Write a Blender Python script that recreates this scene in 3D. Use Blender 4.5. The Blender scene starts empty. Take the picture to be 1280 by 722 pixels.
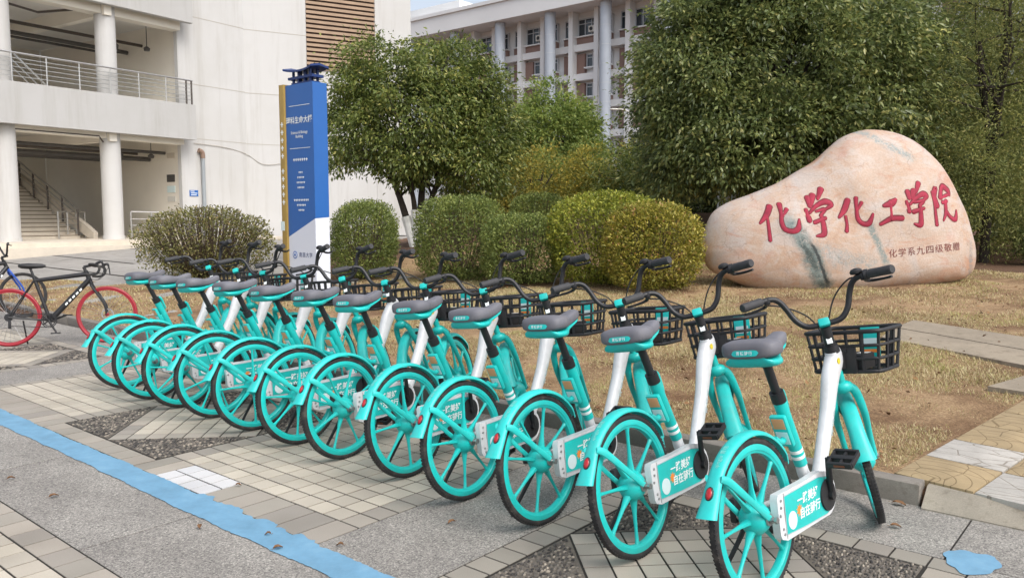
import bpy, bmesh, math, random
import numpy as np
from mathutils import Vector, Matrix, Quaternion
from mathutils.bvhtree import BVHTree

R = math.radians
rnd = random.Random(7)
rng = np.random.default_rng(11)
sc = bpy.context.scene
COL = sc.collection

# ------------------------------------------------------------------ camera
cam_d = bpy.data.cameras.new('camera')
cam = bpy.data.objects.new('camera', cam_d)
COL.objects.link(cam)
cam.location = (0, 0, 1.5)
cam.rotation_euler = (R(90) - math.atan(0.091), 0, 0)
cam_d.sensor_width = 36
cam_d.lens = 28.125
cam_d.clip_end = 1000
cam_d.clip_start = 0.05
sc.camera = cam

# ------------------------------------------------------------------ sky, sun, exposure
SUN_EL, SUN_AZ = 50, 142           # azimuth clockwise from +Y
w = bpy.data.worlds.new('World')
sc.world = w
w.use_nodes = True
nt = w.node_tree
bg = nt.nodes['Background']
sky = nt.nodes.new('ShaderNodeTexSky')
sky.sky_type = 'NISHITA'
sky.sun_disc = False
sky.sun_elevation = R(SUN_EL)
sky.sun_rotation = R(SUN_AZ)
sky.air_density = 1.0
sky.dust_density = 4.0
sky.ozone_density = 1.0
hs = nt.nodes.new('ShaderNodeHueSaturation')      # thin even overcast: most of the blue is gone
hs.inputs['Saturation'].default_value = 0.50
nt.links.new(sky.outputs[0], hs.inputs['Color'])
nt.links.new(hs.outputs[0], bg.inputs[0])
bg.inputs[1].default_value = 0.15
sun_d = bpy.data.lights.new('sun', 'SUN')
sun_d.energy = 1.0
sun_d.angle = R(32)
sun_d.color = (1, 0.985, 0.965)
sun = bpy.data.objects.new('sun', sun_d)
COL.objects.link(sun)
sd = Vector((math.sin(R(SUN_AZ)) * math.cos(R(SUN_EL)), math.cos(R(SUN_AZ)) * math.cos(R(SUN_EL)), math.sin(R(SUN_EL))))
sun.rotation_euler = sd.to_track_quat('Z', 'Y').to_euler()
sun.location = sd * 40
sc.view_settings.view_transform = 'Standard'
sc.view_settings.look = 'None'
sc.view_settings.exposure = 0.66
sc.view_settings.gamma = 1
sc.view_settings.use_curve_mapping = False

# ------------------------------------------------------------------ helpers
A_ROW = R(50.1)
DU = Vector((-math.sin(A_ROW), math.cos(A_ROW), 0))     # along the row of bikes, away
DV = Vector((math.cos(A_ROW), math.sin(A_ROW), 0))      # across, towards kerb and lawn
def UV(u, v, z=0.0):
    p = DU * u + DV * v
    return Vector((p.x, p.y, z))
def zt(v):
    """height of the lawn bank as a function of the distance across"""
    if v < 4.5: return 0.0
    z = 0.10 + 0.05 * (v - 4.6)
    return z if z < 0.5 else 0.5 + 0.12 * (1 - math.exp(-(z - 0.5) / 0.12))
def sst(t, a, b):
    t = min(1.0, max(0.0, (t - a) / (b - a))); return t * t * (3 - 2 * t)
def mound(x, y):
    """planted mound behind the bushes"""
    return 1.0 * sst(y, 15.0, 20.5) * sst(x, -5.0, 1.5) * (1 - .75 * sst(x, 6.0, 11.0)) * (1 - .6 * sst(y, 24, 32))
def ground_z(x, y):
    return zt(x * DV.x + y * DV.y) + mound(x, y)

def srgb(r, g, b):
    f = lambda c: (c / 255 / 12.92) if c / 255 <= 0.04045 else ((c / 255 + 0.055) / 1.055) ** 2.4
    return (f(r), f(g), f(b), 1)

def smooth_path(pts, n=6):
    P = [Vector(p) for p in pts]
    if len(P) < 3: return P
    out = []
    for i in range(len(P) - 1):
        p0 = P[max(i - 1, 0)]; p1 = P[i]; p2 = P[i + 1]; p3 = P[min(i + 2, len(P) - 1)]
        for k in range(n):
            t = k / n
            out.append(0.5 * ((2 * p1) + (p2 - p0) * t + (2 * p0 - 5 * p1 + 4 * p2 - p3) * t * t + (3 * p1 - p0 - 3 * p2 + p3) * t ** 3))
    out.append(P[-1])
    return out

class MB:
    """collects shapes; build() links them as one mesh object"""
    def __init__(s): s.v = []; s.f = []
    def add(s, v, f):
        o = len(s.v); s.v += [tuple(p) for p in v]; s.f += [tuple(i + o for i in q) for q in f]; return s
    def box(s, c, size, M=None, bev=0.0):
        if bev <= 0:
            hx, hy, hz = size[0] / 2, size[1] / 2, size[2] / 2
            vs = [Vector((x, y, z)) for x in (-hx, hx) for y in (-hy, hy) for z in (-hz, hz)]
            fs = [(0, 1, 3, 2), (4, 6, 7, 5), (0, 4, 5, 1), (2, 3, 7, 6), (0, 2, 6, 4), (1, 5, 7, 3)]
        else:
            bm = bmesh.new(); bmesh.ops.create_cube(bm, size=1)
            for q in bm.verts: q.co = Vector((q.co.x * size[0], q.co.y * size[1], q.co.z * size[2]))
            bmesh.ops.bevel(bm, geom=list(bm.edges), offset=min(bev, min(size) * 0.45), segments=2, affect='EDGES', profile=0.6)
            bm.verts.index_update()
            vs = [q.co.copy() for q in bm.verts]; fs = [[q.index for q in f.verts] for f in bm.faces]; bm.free()
        if M is not None: vs = [M @ q for q in vs]
        c = Vector(c)
        return s.add([q + c for q in vs], fs)
    def tube(s, pts, rad, n=8, cap=True, flat=None):
        P = [Vector(p) for p in pts]; m = len(P)
        rs = rad if isinstance(rad, (list, tuple)) else [rad] * m
        if len(rs) != m:
            rs = [float(np.interp(i / (m - 1), np.linspace(0, 1, len(rs)), rs)) for i in range(m)]
        T = [(P[min(i + 1, m - 1)] - P[max(i - 1, 0)]).normalized() for i in range(m)]
        ref = Vector((0, 0, 1)) if abs(T[0].z) < 0.9 else Vector((0, 1, 0))
        N = (ref - T[0] * ref.dot(T[0])).normalized()
        vs = []; fs = []
        for i in range(m):
            N = (N - T[i] * N.dot(T[i])).normalized(); B = T[i].cross(N)
            for k in range(n):
                a = 2 * math.pi * k / n
                e = (flat if flat else 1.0)
                vs.append(P[i] + (N * math.cos(a) + B * math.sin(a) * e) * rs[i])
        for i in range(m - 1):
            for k in range(n):
                fs.append((i * n + k, i * n + (k + 1) % n, (i + 1) * n + (k + 1) % n, (i + 1) * n + k))
        if cap:
            fs.append(tuple(range(n - 1, -1, -1))); fs.append(tuple((m - 1) * n + k for k in range(n)))
        return s.add(vs, fs)
    def lathe(s, prof, c=(0, 0, 0), M=None, n=24, closed=False):
        """profile (r, h) turned about local z"""
        vs = []; fs = []; m = len(prof)
        for (r, h) in prof:
            for k in range(n):
                a = 2 * math.pi * k / n; vs.append(Vector((r * math.cos(a), r * math.sin(a), h)))
        rngm = m if closed else m - 1
        for i in range(rngm):
            j = (i + 1) % m
            for k in range(n):
                fs.append((i * n + k, i * n + (k + 1) % n, j * n + (k + 1) % n, j * n + k))
        if not closed:
            if prof[0][0] > 1e-5: fs.append(tuple(range(n - 1, -1, -1)))
            if prof[-1][0] > 1e-5: fs.append(tuple((m - 1) * n + k for k in range(n)))
        if M is not None: vs = [M @ q for q in vs]
        c = Vector(c)
        return s.add([q + c for q in vs], fs)
    def prism(s, poly, d0, d1, fr=None):
        """polygon (x, y) extruded from d0 to d1; fr maps (x, y, d) to space"""
        fr = fr or (lambda x, y, d: Vector((x, y, d)))
        n = len(poly)
        vs = [fr(x, y, d0) for x, y in poly] + [fr(x, y, d1) for x, y in poly]
        fs = [tuple(range(n - 1, -1, -1)), tuple(range(n, 2 * n))]
        for i in range(n): fs.append((i, (i + 1) % n, n + (i + 1) % n, n + i))
        return s.add(vs, fs)
    def ico(s, c, r, M=None, sub=2):
        bm = bmesh.new(); bmesh.ops.create_icosphere(bm, subdivisions=sub, radius=1)
        bm.verts.index_update()
        vs = []
        for q in bm.verts:
            p = Vector((q.co.x * r[0], q.co.y * r[1], q.co.z * r[2]))
            vs.append((M @ p if M is not None else p) + Vector(c))
        fs = [[q.index for q in f.verts] for f in bm.faces]; bm.free()
        return s.add(vs, fs)
    def mesh(s, name, smooth=35):
        me = bpy.data.meshes.new(name)
        me.from_pydata(s.v, [], s.f)
        bm = bmesh.new(); bm.from_mesh(me); bmesh.ops.recalc_face_normals(bm, faces=bm.faces); bm.to_mesh(me); bm.free()
        if smooth:
            me.polygons.foreach_set('use_smooth', [True] * len(me.polygons))
            me.set_sharp_from_angle(angle=R(smooth))
        return me
    def build(s, name, mat, parent=None, smooth=35, loc=None):
        return mkobj(name, s.mesh(name, smooth), mat, parent, loc)

def mkobj(name, me, mat, parent=None, loc=None):
    o = bpy.data.objects.new(name, me); COL.objects.link(o)
    if mat is not None and len(me.materials) == 0: me.materials.append(mat)
    if parent is not None: o.parent = parent
    if loc is not None: o.location = loc
    return o
def empty(name, loc=(0, 0, 0), rz=0.0):
    o = bpy.data.objects.new(name, None); COL.objects.link(o)
    o.empty_display_size = 0.2; o.location = loc; o.rotation_euler = (0, 0, rz)
    return o
def tag(o, label=None, cat=None, group=None, kind=None):
    if label: o['label'] = label
    if cat: o['category'] = cat
    if group: o['group'] = group
    if kind: o['kind'] = kind
    return o
def copy_tree(o, parent=None):
    c = o.copy(); COL.objects.link(c); c.parent = parent
    for ch in list(o.children): copy_tree(ch, c)
    return c
def np_mesh(name, V, F):
    """V (n,3), F (m,k) -> mesh, quick"""
    me = bpy.data.meshes.new(name)
    n, m, k = len(V), len(F), F.shape[1]
    me.vertices.add(n); me.vertices.foreach_set('co', np.ascontiguousarray(V, dtype=np.float32).ravel())
    me.loops.add(m * k); me.loops.foreach_set('vertex_index', np.ascontiguousarray(F, dtype=np.int32).ravel())
    me.polygons.add(m); me.polygons.foreach_set('loop_start', np.arange(0, m * k, k, dtype=np.int32))
    me.update(calc_edges=True)
    return me

def text_mesh(s, size, fr, spacing=1.0, bold=0.0, shear=0.0):
    """lettering as a flat mesh; fr maps (x, y) to a point; centred on 0,0"""
    cu = bpy.data.curves.new('lettering', 'FONT')
    cu.body = s; cu.size = size; cu.align_x = 'CENTER'; cu.align_y = 'CENTER'
    cu.space_character = spacing; cu.offset = bold; cu.resolution_u = 3; cu.shear = shear
    cu.space_line = 1.0
    o = bpy.data.objects.new('lettering', cu); COL.objects.link(o)
    dg = bpy.context.evaluated_depsgraph_get()
    me = bpy.data.meshes.new_from_object(o.evaluated_get(dg))
    bpy.data.objects.remove(o); bpy.data.curves.remove(cu)
    for q in me.vertices: q.co = fr(q.co.x, q.co.y)
    return me

# ------------------------------------------------------------------ materials
def new_mat(name):
    m = bpy.data.materials.new(name); m.use_nodes = True
    t = m.node_tree; b = t.nodes['Principled BSDF']
    return m, t, b
def N(t, typ, **kw):
    n = t.nodes.new('ShaderNode' + typ)
    for k, v in kw.items():
        if k in n.inputs: n.inputs[k].default_value = v
        else: setattr(n, k, v)
    return n
def noise(t, scale, detail=4, rough=0.55, coord='Object', dist=0.0):
    c = t.nodes.get('crd') or t.nodes.new('ShaderNodeTexCoord'); c.name = 'crd'
    n = N(t, 'TexNoise'); n.inputs['Scale'].default_value = scale; n.inputs['Detail'].default_value = detail
    n.inputs['Roughness'].default_value = rough; n.inputs['Distortion'].default_value = dist
    t.links.new(c.outputs[coord], n.inputs['Vector'])
    return n
def ramp(t, src, stops, interp='LINEAR'):
    r = N(t, 'ValToRGB'); r.color_ramp.interpolation = interp
    e = r.color_ramp.elements
    while len(e) > 1: e.remove(e[-1])
    e[0].position = stops[0][0]; e[0].color = stops[0][1]
    for p, c in stops[1:]:
        q = e.new(p); q.color = c
    t.links.new(src, r.inputs[0])
    return r
def mix(t, fac, a, b, mode='MIX'):
    m = N(t, 'Mix', data_type='RGBA', blend_type=mode)
    for i, x in ((0, fac), (6, a), (7, b)):
        if hasattr(x, 'is_linked') or isinstance(x, bpy.types.NodeSocket): t.links.new(x, m.inputs[i])
        else: m.inputs[i].default_value = x
    return m.outputs[2]
def bump(t, b, src, strength=0.3, dist=0.01):
    n = N(t, 'Bump'); n.inputs['Strength'].default_value = strength; n.inputs['Distance'].default_value = dist
    t.links.new(src, n.inputs['Height']); t.links.new(n.outputs[0], b.inputs['Normal'])
def simple(name, col, rough=0.5, metal=0.0, var=0.0, vscale=6, bmp=0.0, bscale=60, spec=0.5, coat=0.0):
    m, t, b = new_mat(name)
    b.inputs['Base Color'].default_value = col
    b.inputs['Roughness'].default_value = rough; b.inputs['Metallic'].default_value = metal
    b.inputs['Specular IOR Level'].default_value = spec; b.inputs['Coat Weight'].default_value = coat
    if var > 0:
        n = noise(t, vscale, 5, 0.6)
        d = tuple(c * (1 - var) for c in col[:3]) + (1,); l = tuple(min(1, c * (1 + var * 0.5)) for c in col[:3]) + (1,)
        r = ramp(t, n.outputs[0], [(0.3, d), (0.7, l)])
        t.links.new(r.outputs[0], b.inputs['Base Color'])
    if bmp > 0:
        n = noise(t, bscale, 3); bump(t, b, n.outputs[0], bmp, 0.004)
    return m

MT = {}
MT['teal'] = simple('teal_paint', srgb(30, 196, 180), 0.38, var=0.10, vscale=9, coat=0.15)
MT['teal_fender'] = simple('teal_plastic', srgb(38, 200, 186), 0.45, var=0.08, vscale=8)
MT['bike_white'] = simple('white_paint', srgb(216, 218, 220), 0.35, var=0.10, vscale=7, coat=0.2)
MT['black_rubber'] = simple('black_rubber', (0.018, 0.018, 0.019, 1), 0.75, var=0.3, vscale=30)
MT['black_metal'] = simple('black_metal', (0.016, 0.016, 0.018, 1), 0.42, var=0.25, vscale=20)
MT['black_plastic'] = simple('black_plastic', (0.02, 0.02, 0.022, 1), 0.55, var=0.25, vscale=20)
MT['grip'] = simple('grip_rubber', (0.045, 0.045, 0.048, 1), 0.7, var=0.2, vscale=40)
MT['saddle'] = simple('saddle_grey', srgb(116, 116, 122), 0.62, var=0.12, vscale=14, bmp=0.15, bscale=300)
MT['steel'] = simple('bare_steel', (0.5, 0.5, 0.5, 1), 0.35, metal=0.9, var=0.3, vscale=30)
MT['red_light'] = simple('red_reflector', (0.45, 0.015, 0.02, 1), 0.2, coat=0.5)
MT['orange'] = simple('orange_sticker', srgb(238, 140, 60), 0.5)
MT['paper'] = simple('pale_sticker', srgb(214, 232, 232), 0.5)
MT['white_print'] = simple('white_print', srgb(238, 244, 242), 0.5)
MT['print_grey'] = simple('grey_print', srgb(168, 182, 184), 0.5)
MT['dim_orange'] = simple('dim_orange_reflector', srgb(120, 58, 26), 0.4)
MT['peach'] = simple('peach_sticker', srgb(226, 158, 112), 0.5)
MT['pale_teal'] = simple('pale_teal_print', srgb(140, 214, 204), 0.5)
MT['yellow'] = simple('yellow_sticker', srgb(220, 200, 60), 0.5)
MT['white_wall'] = simple('white_render', srgb(194, 193, 191), 0.85, var=0.05, vscale=0.35, bmp=0.1, bscale=40)
MT['cream_wall'] = simple('cream_render', srgb(236, 230, 217), 0.85, var=0.07, vscale=0.5)
MT['joint'] = simple('render_joint', srgb(176, 170, 160), 0.9)
MT['soffit'] = simple('grey_soffit', srgb(222, 219, 212), 0.9, var=0.08, vscale=0.8)
MT['band_grey'] = simple('pale_grey_render', srgb(178, 177, 175), 0.85, var=0.05, vscale=0.6)
MT['stainless'] = simple('stainless_steel', (0.55, 0.54, 0.52, 1), 0.3, metal=0.85, var=0.15, vscale=10)
MT['dark_rail'] = simple('dark_bronze_rail', (0.10, 0.085, 0.075, 1), 0.4, metal=0.4)
MT['pipe_dark'] = simple('dark_pipe', (0.09, 0.085, 0.08, 1), 0.6, var=0.2)
MT['stone_step'] = simple('step_stone', srgb(208, 198, 182), 0.75, var=0.1, vscale=3)
MT['nosing'] = simple('step_nosing', srgb(120, 108, 92), 0.8)
MT['grey_pipe'] = simple('grey_pipe', srgb(150, 156, 160), 0.5)
MT['copper'] = simple('rusty_elbow', srgb(136, 112, 96), 0.6)
MT['louvre'] = simple('louvre_brown', srgb(186, 160, 136), 0.6, var=0.15, vscale=2)
MT['louvre_back'] = simple('louvre_backing', srgb(70, 50, 40), 0.8)
MT['far_white'] = simple('far_white_render', srgb(228, 229, 229), 0.85, var=0.05, vscale=0.2)
MT['far_grey'] = simple('grey_column_cladding', srgb(176, 184, 194), 0.5, var=0.06, vscale=0.6)
MT['far_brown'] = simple('brown_tile_panel', srgb(138, 112, 102), 0.7, var=0.08, vscale=1.5)
MT['far_frame'] = simple('window_frame', srgb(190, 194, 198), 0.5)
MT['glass'] = simple('dark_glass', (0.03, 0.04, 0.05, 1), 0.08, spec=0.7)
MT['sign_blue'] = simple('sign_blue', srgb(42, 100, 174), 0.35, var=0.05, vscale=1.2, coat=0.1)
MT['sign_navy'] = simple('sign_navy', srgb(24, 52, 110), 0.4)
MT['sign_white'] = simple('sign_white', srgb(216, 222, 234), 0.4)
MT['sign_gold'] = simple('sign_gold', srgb(168, 140, 72), 0.45, var=0.1)
MT['red_paint'] = simple('red_carved_paint', srgb(158, 36, 62), 0.75, var=0.30, vscale=7)
MT['edge_red'] = simple('shadowed_red_edge', srgb(112, 40, 50), 0.85, var=0.3, vscale=9)  # darker red stands in for shade along the cut strokes
MT['dark_red'] = simple('dark_red_paint', srgb(122, 66, 60), 0.8, var=0.3, vscale=10)
MT['bark'] = simple('bark', (0.045, 0.035, 0.027, 1), 0.9, var=0.45, vscale=9, bmp=0.6, bscale=30)
MT['whitewash'] = simple('whitewash', srgb(232, 232, 226), 0.9, var=0.15, vscale=8)
MT['twig'] = simple('twig', (0.09, 0.065, 0.045, 1), 0.9, var=0.3, vscale=20)
MT['van'] = simple('van_white', srgb(225, 228, 230), 0.3, coat=0.4)
MT['tail'] = simple('tail_lamp', (0.3, 0.02, 0.02, 1), 0.3)
MT['red_rim'] = simple('red_rim', srgb(150, 24, 40), 0.45, var=0.1, vscale=12, coat=0.2)
MT['blue_frame'] = simple('blue_frame', srgb(46, 84, 170), 0.3, coat=0.3)
MT['dead_leaf'] = simple('dead_leaf', srgb(126, 92, 62), 0.85, var=0.3, vscale=40)
MT['cap'] = simple('white_plastic', srgb(210, 208, 200), 0.5)

def paint(name, col, rough, dust=.16, coat=.12):
    m, t, b = new_mat(name)
    oi = N(t, 'ObjectInfo'); c = t.nodes.new('ShaderNodeTexCoord'); c.name = 'crd'
    w_ = N(t, 'Math', operation='MULTIPLY'); w_.inputs[1].default_value = 40; t.links.new(oi.outputs['Random'], w_.inputs[0])
    def n4(sc_, det):
        n = N(t, 'TexNoise', noise_dimensions='4D'); n.inputs['Scale'].default_value = sc_; n.inputs['Detail'].default_value = det; n.inputs['Roughness'].default_value = .65
        t.links.new(c.outputs['Object'], n.inputs['Vector']); t.links.new(w_.outputs[0], n.inputs['W']); return n
    a, d = n4(7, 5), n4(22, 6)
    k = ramp(t, a.outputs[0], [(.3, tuple(x * .84 for x in col[:3]) + (1,)), (.7, tuple(min(1, x * 1.05) for x in col[:3]) + (1,))])
    ds = ramp(t, d.outputs[0], [(.50, (0, 0, 0, 1)), (.78, (dust, dust, dust, 1))])
    k2 = mix(t, ds.outputs[0], k.outputs[0], srgb(150, 142, 128))
    hv = N(t, 'HueSaturation'); vv = N(t, 'MapRange'); vv.inputs['To Min'].default_value = .90; vv.inputs['To Max'].default_value = 1.06
    t.links.new(oi.outputs['Random'], vv.inputs['Value']); t.links.new(vv.outputs[0], hv.inputs['Value']); t.links.new(k2, hv.inputs['Color'])
    t.links.new(hv.outputs[0], b.inputs['Base Color'])
    rr = ramp(t, d.outputs[0], [(.3, (rough * .8,) * 3 + (1,)), (.8, (min(1, rough * 1.5),) * 3 + (1,))]); t.links.new(rr.outputs[0], b.inputs['Roughness']); b.inputs['Coat Weight'].default_value = coat
    return m
MT['teal'] = paint('teal_paint', srgb(26, 196, 190), .38)
MT['teal_fender'] = paint('teal_plastic', srgb(46, 204, 198), .42, .20, .05)
MT['bike_white'] = paint('white_paint', srgb(216, 218, 220), .36, .25)
MT['black_rubber'] = paint('black_rubber', (0.02, 0.02, 0.021, 1), .75, .30, 0)
MT['saddle'] = paint('saddle_grey', srgb(112, 112, 119), .62, .20, 0)
def mat_slab():
    m, t, b = new_mat('exposed_aggregate')
    fine = noise(t, 260, 2, 0.6); mid = noise(t, 3.0, 5, 0.65); big = noise(t, 0.7, 3)
    v = N(t, 'TexVoronoi'); v.inputs['Scale'].default_value = 170
    t.links.new(t.nodes['crd'].outputs['Object'], v.inputs['Vector'])
    r1 = ramp(t, v.outputs['Color'], [(0.0, srgb(80, 78, 76)), (0.35, srgb(132, 129, 125)), (0.75, srgb(160, 156, 150)), (1.0, srgb(198, 194, 186))])
    r2 = ramp(t, mid.outputs[0], [(0.3, (0.80, 0.79, 0.78, 1)), (0.7, (1.08, 1.07, 1.05, 1))])
    r3 = ramp(t, big.outputs[0], [(0.35, (0.88, 0.87, 0.86, 1)), (0.65, (1.05, 1.05, 1.04, 1))])
    c = mix(t, 1.0, r1.outputs[0], r2.outputs[0], 'MULTIPLY'); c = mix(t, 1.0, c, r3.outputs[0], 'MULTIPLY')
    t.links.new(c, b.inputs['Base Color']); b.inputs['Roughness'].default_value = 0.9
    bump(t, b, v.outputs['Distance'], 0.35, 0.002)
    return m
def mat_tile(name, cols, spread=0.10):
    m, t, b = new_mat(name)
    oi = N(t, 'ObjectInfo'); geo = N(t, 'NewGeometry')
    add = N(t, 'Math', operation='ADD'); t.links.new(oi.outputs['Random'], add.inputs[0]); t.links.new(geo.outputs['Random Per Island'], add.inputs[1])
    fr = N(t, 'Math', operation='FRACT'); t.links.new(add.outputs[0], fr.inputs[0])
    n = len(cols)
    r0 = ramp(t, fr.outputs[0], [(i / max(1, n - 1), c) for i, c in enumerate(cols)])
    a = noise(t, 9, 5, 0.65, 'Generated'); f = noise(t, 240, 2, 0.6)
    c2 = t.nodes.new('ShaderNodeNewGeometry')
    big = N(t, 'TexNoise'); big.inputs['Scale'].default_value = 1.6; big.inputs['Detail'].default_value = 5
    t.links.new(c2.outputs['Position'], big.inputs['Vector'])
    r1 = ramp(t, big.outputs[0], [(0.30, (0.84, 0.825, 0.80, 1)), (0.60, (1.05, 1.04, 1.03, 1))])
    r2 = ramp(t, f.outputs[0], [(0.3, (0.88, 0.88, 0.87, 1)), (0.7, (1.06, 1.06, 1.06, 1))])
    c = mix(t, 1.0, r0.outputs[0], r1.outputs[0], 'MULTIPLY'); c = mix(t, 1.0, c, r2.outputs[0], 'MULTIPLY')
    t.links.new(c, b.inputs['Base Color']); b.inputs['Roughness'].default_value = 0.85
    bump(t, b, f.outputs[0], 0.25, 0.002)
    return m
def mat_blue_line():
    m, t, b = new_mat('blue_floor_paint')
    n = noise(t, 5, 6, 0.7); f = noise(t, 200, 3, 0.6)
    r = ramp(t, n.outputs[0], [(0.25, srgb(96, 136, 160)), (0.55, srgb(110, 154, 182)), (0.8, srgb(130, 168, 190))])
    worn = ramp(t, f.outputs[0], [(0.28, (1, 1, 1, 1)), (0.36, (0, 0, 0, 1))])
    c = mix(t, worn.outputs[0], r.outputs[0], srgb(150, 156, 158))
    t.links.new(c, b.inputs['Base Color']); b.inputs['Roughness'].default_value = 0.75
    bump(t, b, f.outputs[0], 0.3, 0.002)
    return m
def mat_lawn():
    m, t, b = new_mat('dry_lawn_soil')
    a = noise(t, 1.1, 6, 0.65); f = noise(t, 60, 4, 0.7); g = noise(t, 6, 4, 0.6)
    r = ramp(t, f.outputs[0], [(0.25, srgb(100, 78, 58)), (0.5, srgb(148, 124, 94)), (0.75, srgb(190, 168, 132))])
    p = ramp(t, a.outputs[0], [(0.38, (0.58, 0.47, 0.40, 1)), (0.56, (1.1, 1.08, 1.05, 1))])
    q = ramp(t, g.outputs[0], [(0.40, (0.85, 0.80, 0.74, 1)), (0.6, (1.04, 1.02, 1, 1))])
    c = mix(t, 1.0, r.outputs[0], p.outputs[0], 'MULTIPLY'); c = mix(t, 1.0, c, q.outputs[0], 'MULTIPLY')
    t.links.new(c, b.inputs['Base Color']); b.inputs['Roughness'].default_value = 0.95
    bump(t, b, f.outputs[0], 0.8, 0.02)
    return m
def mat_litter():
    m, t, b = new_mat('leaf_litter_soil')
    a = noise(t, 0.8, 5, 0.6); f = noise(t, 26, 5, 0.75)
    r = ramp(t, f.outputs[0], [(0.25, srgb(58, 42, 32)), (0.5, srgb(104, 78, 58)), (0.75, srgb(146, 112, 82))])
    p = ramp(t, a.outputs[0], [(0.35, (0.7, 0.6, 0.52, 1)), (0.6, (1, 1, 1, 1))])
    c = mix(t, 1.0, r.outputs[0], p.outputs[0], 'MULTIPLY')
    t.links.new(c, b.inputs['Base Color']); b.inputs['Roughness'].default_value = 0.95
    bump(t, b, f.outputs[0], 0.8, 0.04)
    return m
def mat_concrete(name, col, scale=1.0):
    m, t, b = new_mat(name)
    a = noise(t, 1.5 * scale, 6, 0.7); f = noise(t, 90 * scale, 3, 0.6); s_ = noise(t, 9 * scale, 5, 0.75)
    d = tuple(c * 0.74 for c in col[:3]) + (1,); l = tuple(min(1, c * 1.12) for c in col[:3]) + (1,)
    r = ramp(t, a.outputs[0], [(0.3, d), (0.68, l)])
    r2 = ramp(t, f.outputs[0], [(0.3, (0.86, 0.86, 0.86, 1)), (0.7, (1.07, 1.07, 1.07, 1))])
    r3 = ramp(t, s_.outputs[0], [(0.32, (0.72, 0.70, 0.67, 1)), (0.48, (1, 1, 1, 1))])
    c = mix(t, 1.0, r.outputs[0], r2.outputs[0], 'MULTIPLY'); c = mix(t, 1.0, c, r3.outputs[0], 'MULTIPLY')
    t.links.new(c, b.inputs['Base Color']); b.inputs['Roughness'].default_value = 0.9
    bump(t, b, f.outputs[0], 0.3, 0.003)
    return m
def mat_island(name, stops, rough=0.6, trans=0.0, spec=0.3, macro=None):
    """each loose piece of the mesh takes one colour of the ramp"""
    m, t, b = new_mat(name)
    geo = N(t, 'NewGeometry')
    r = ramp(t, geo.outputs['Random Per Island'], stops)
    src = r.outputs[0]
    if macro:
        mn = N(t, 'TexNoise'); mn.inputs['Scale'].default_value = macro[0]; mn.inputs['Detail'].default_value = 5; mn.inputs['Roughness'].default_value = .65
        t.links.new(geo.outputs['Position'], mn.inputs['Vector'])
        src = mix(t, 1.0, src, ramp(t, mn.outputs[0], macro[1]).outputs[0], 'MULTIPLY')
    t.links.new(src, b.inputs['Base Color']); b.inputs['Roughness'].default_value = rough
    b.inputs['Specular IOR Level'].default_value = spec
    if trans > 0:
        tr = N(t, 'BsdfTranslucent'); t.links.new(src, tr.inputs[0])
        ms = N(t, 'MixShader'); ms.inputs[0].default_value = trans
        t.links.new(b.outputs[0], ms.inputs[1]); t.links.new(tr.outputs[0], ms.inputs[2])
        t.links.new(ms.outputs[0], t.nodes['Material Output'].inputs[0])
    return m
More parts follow.
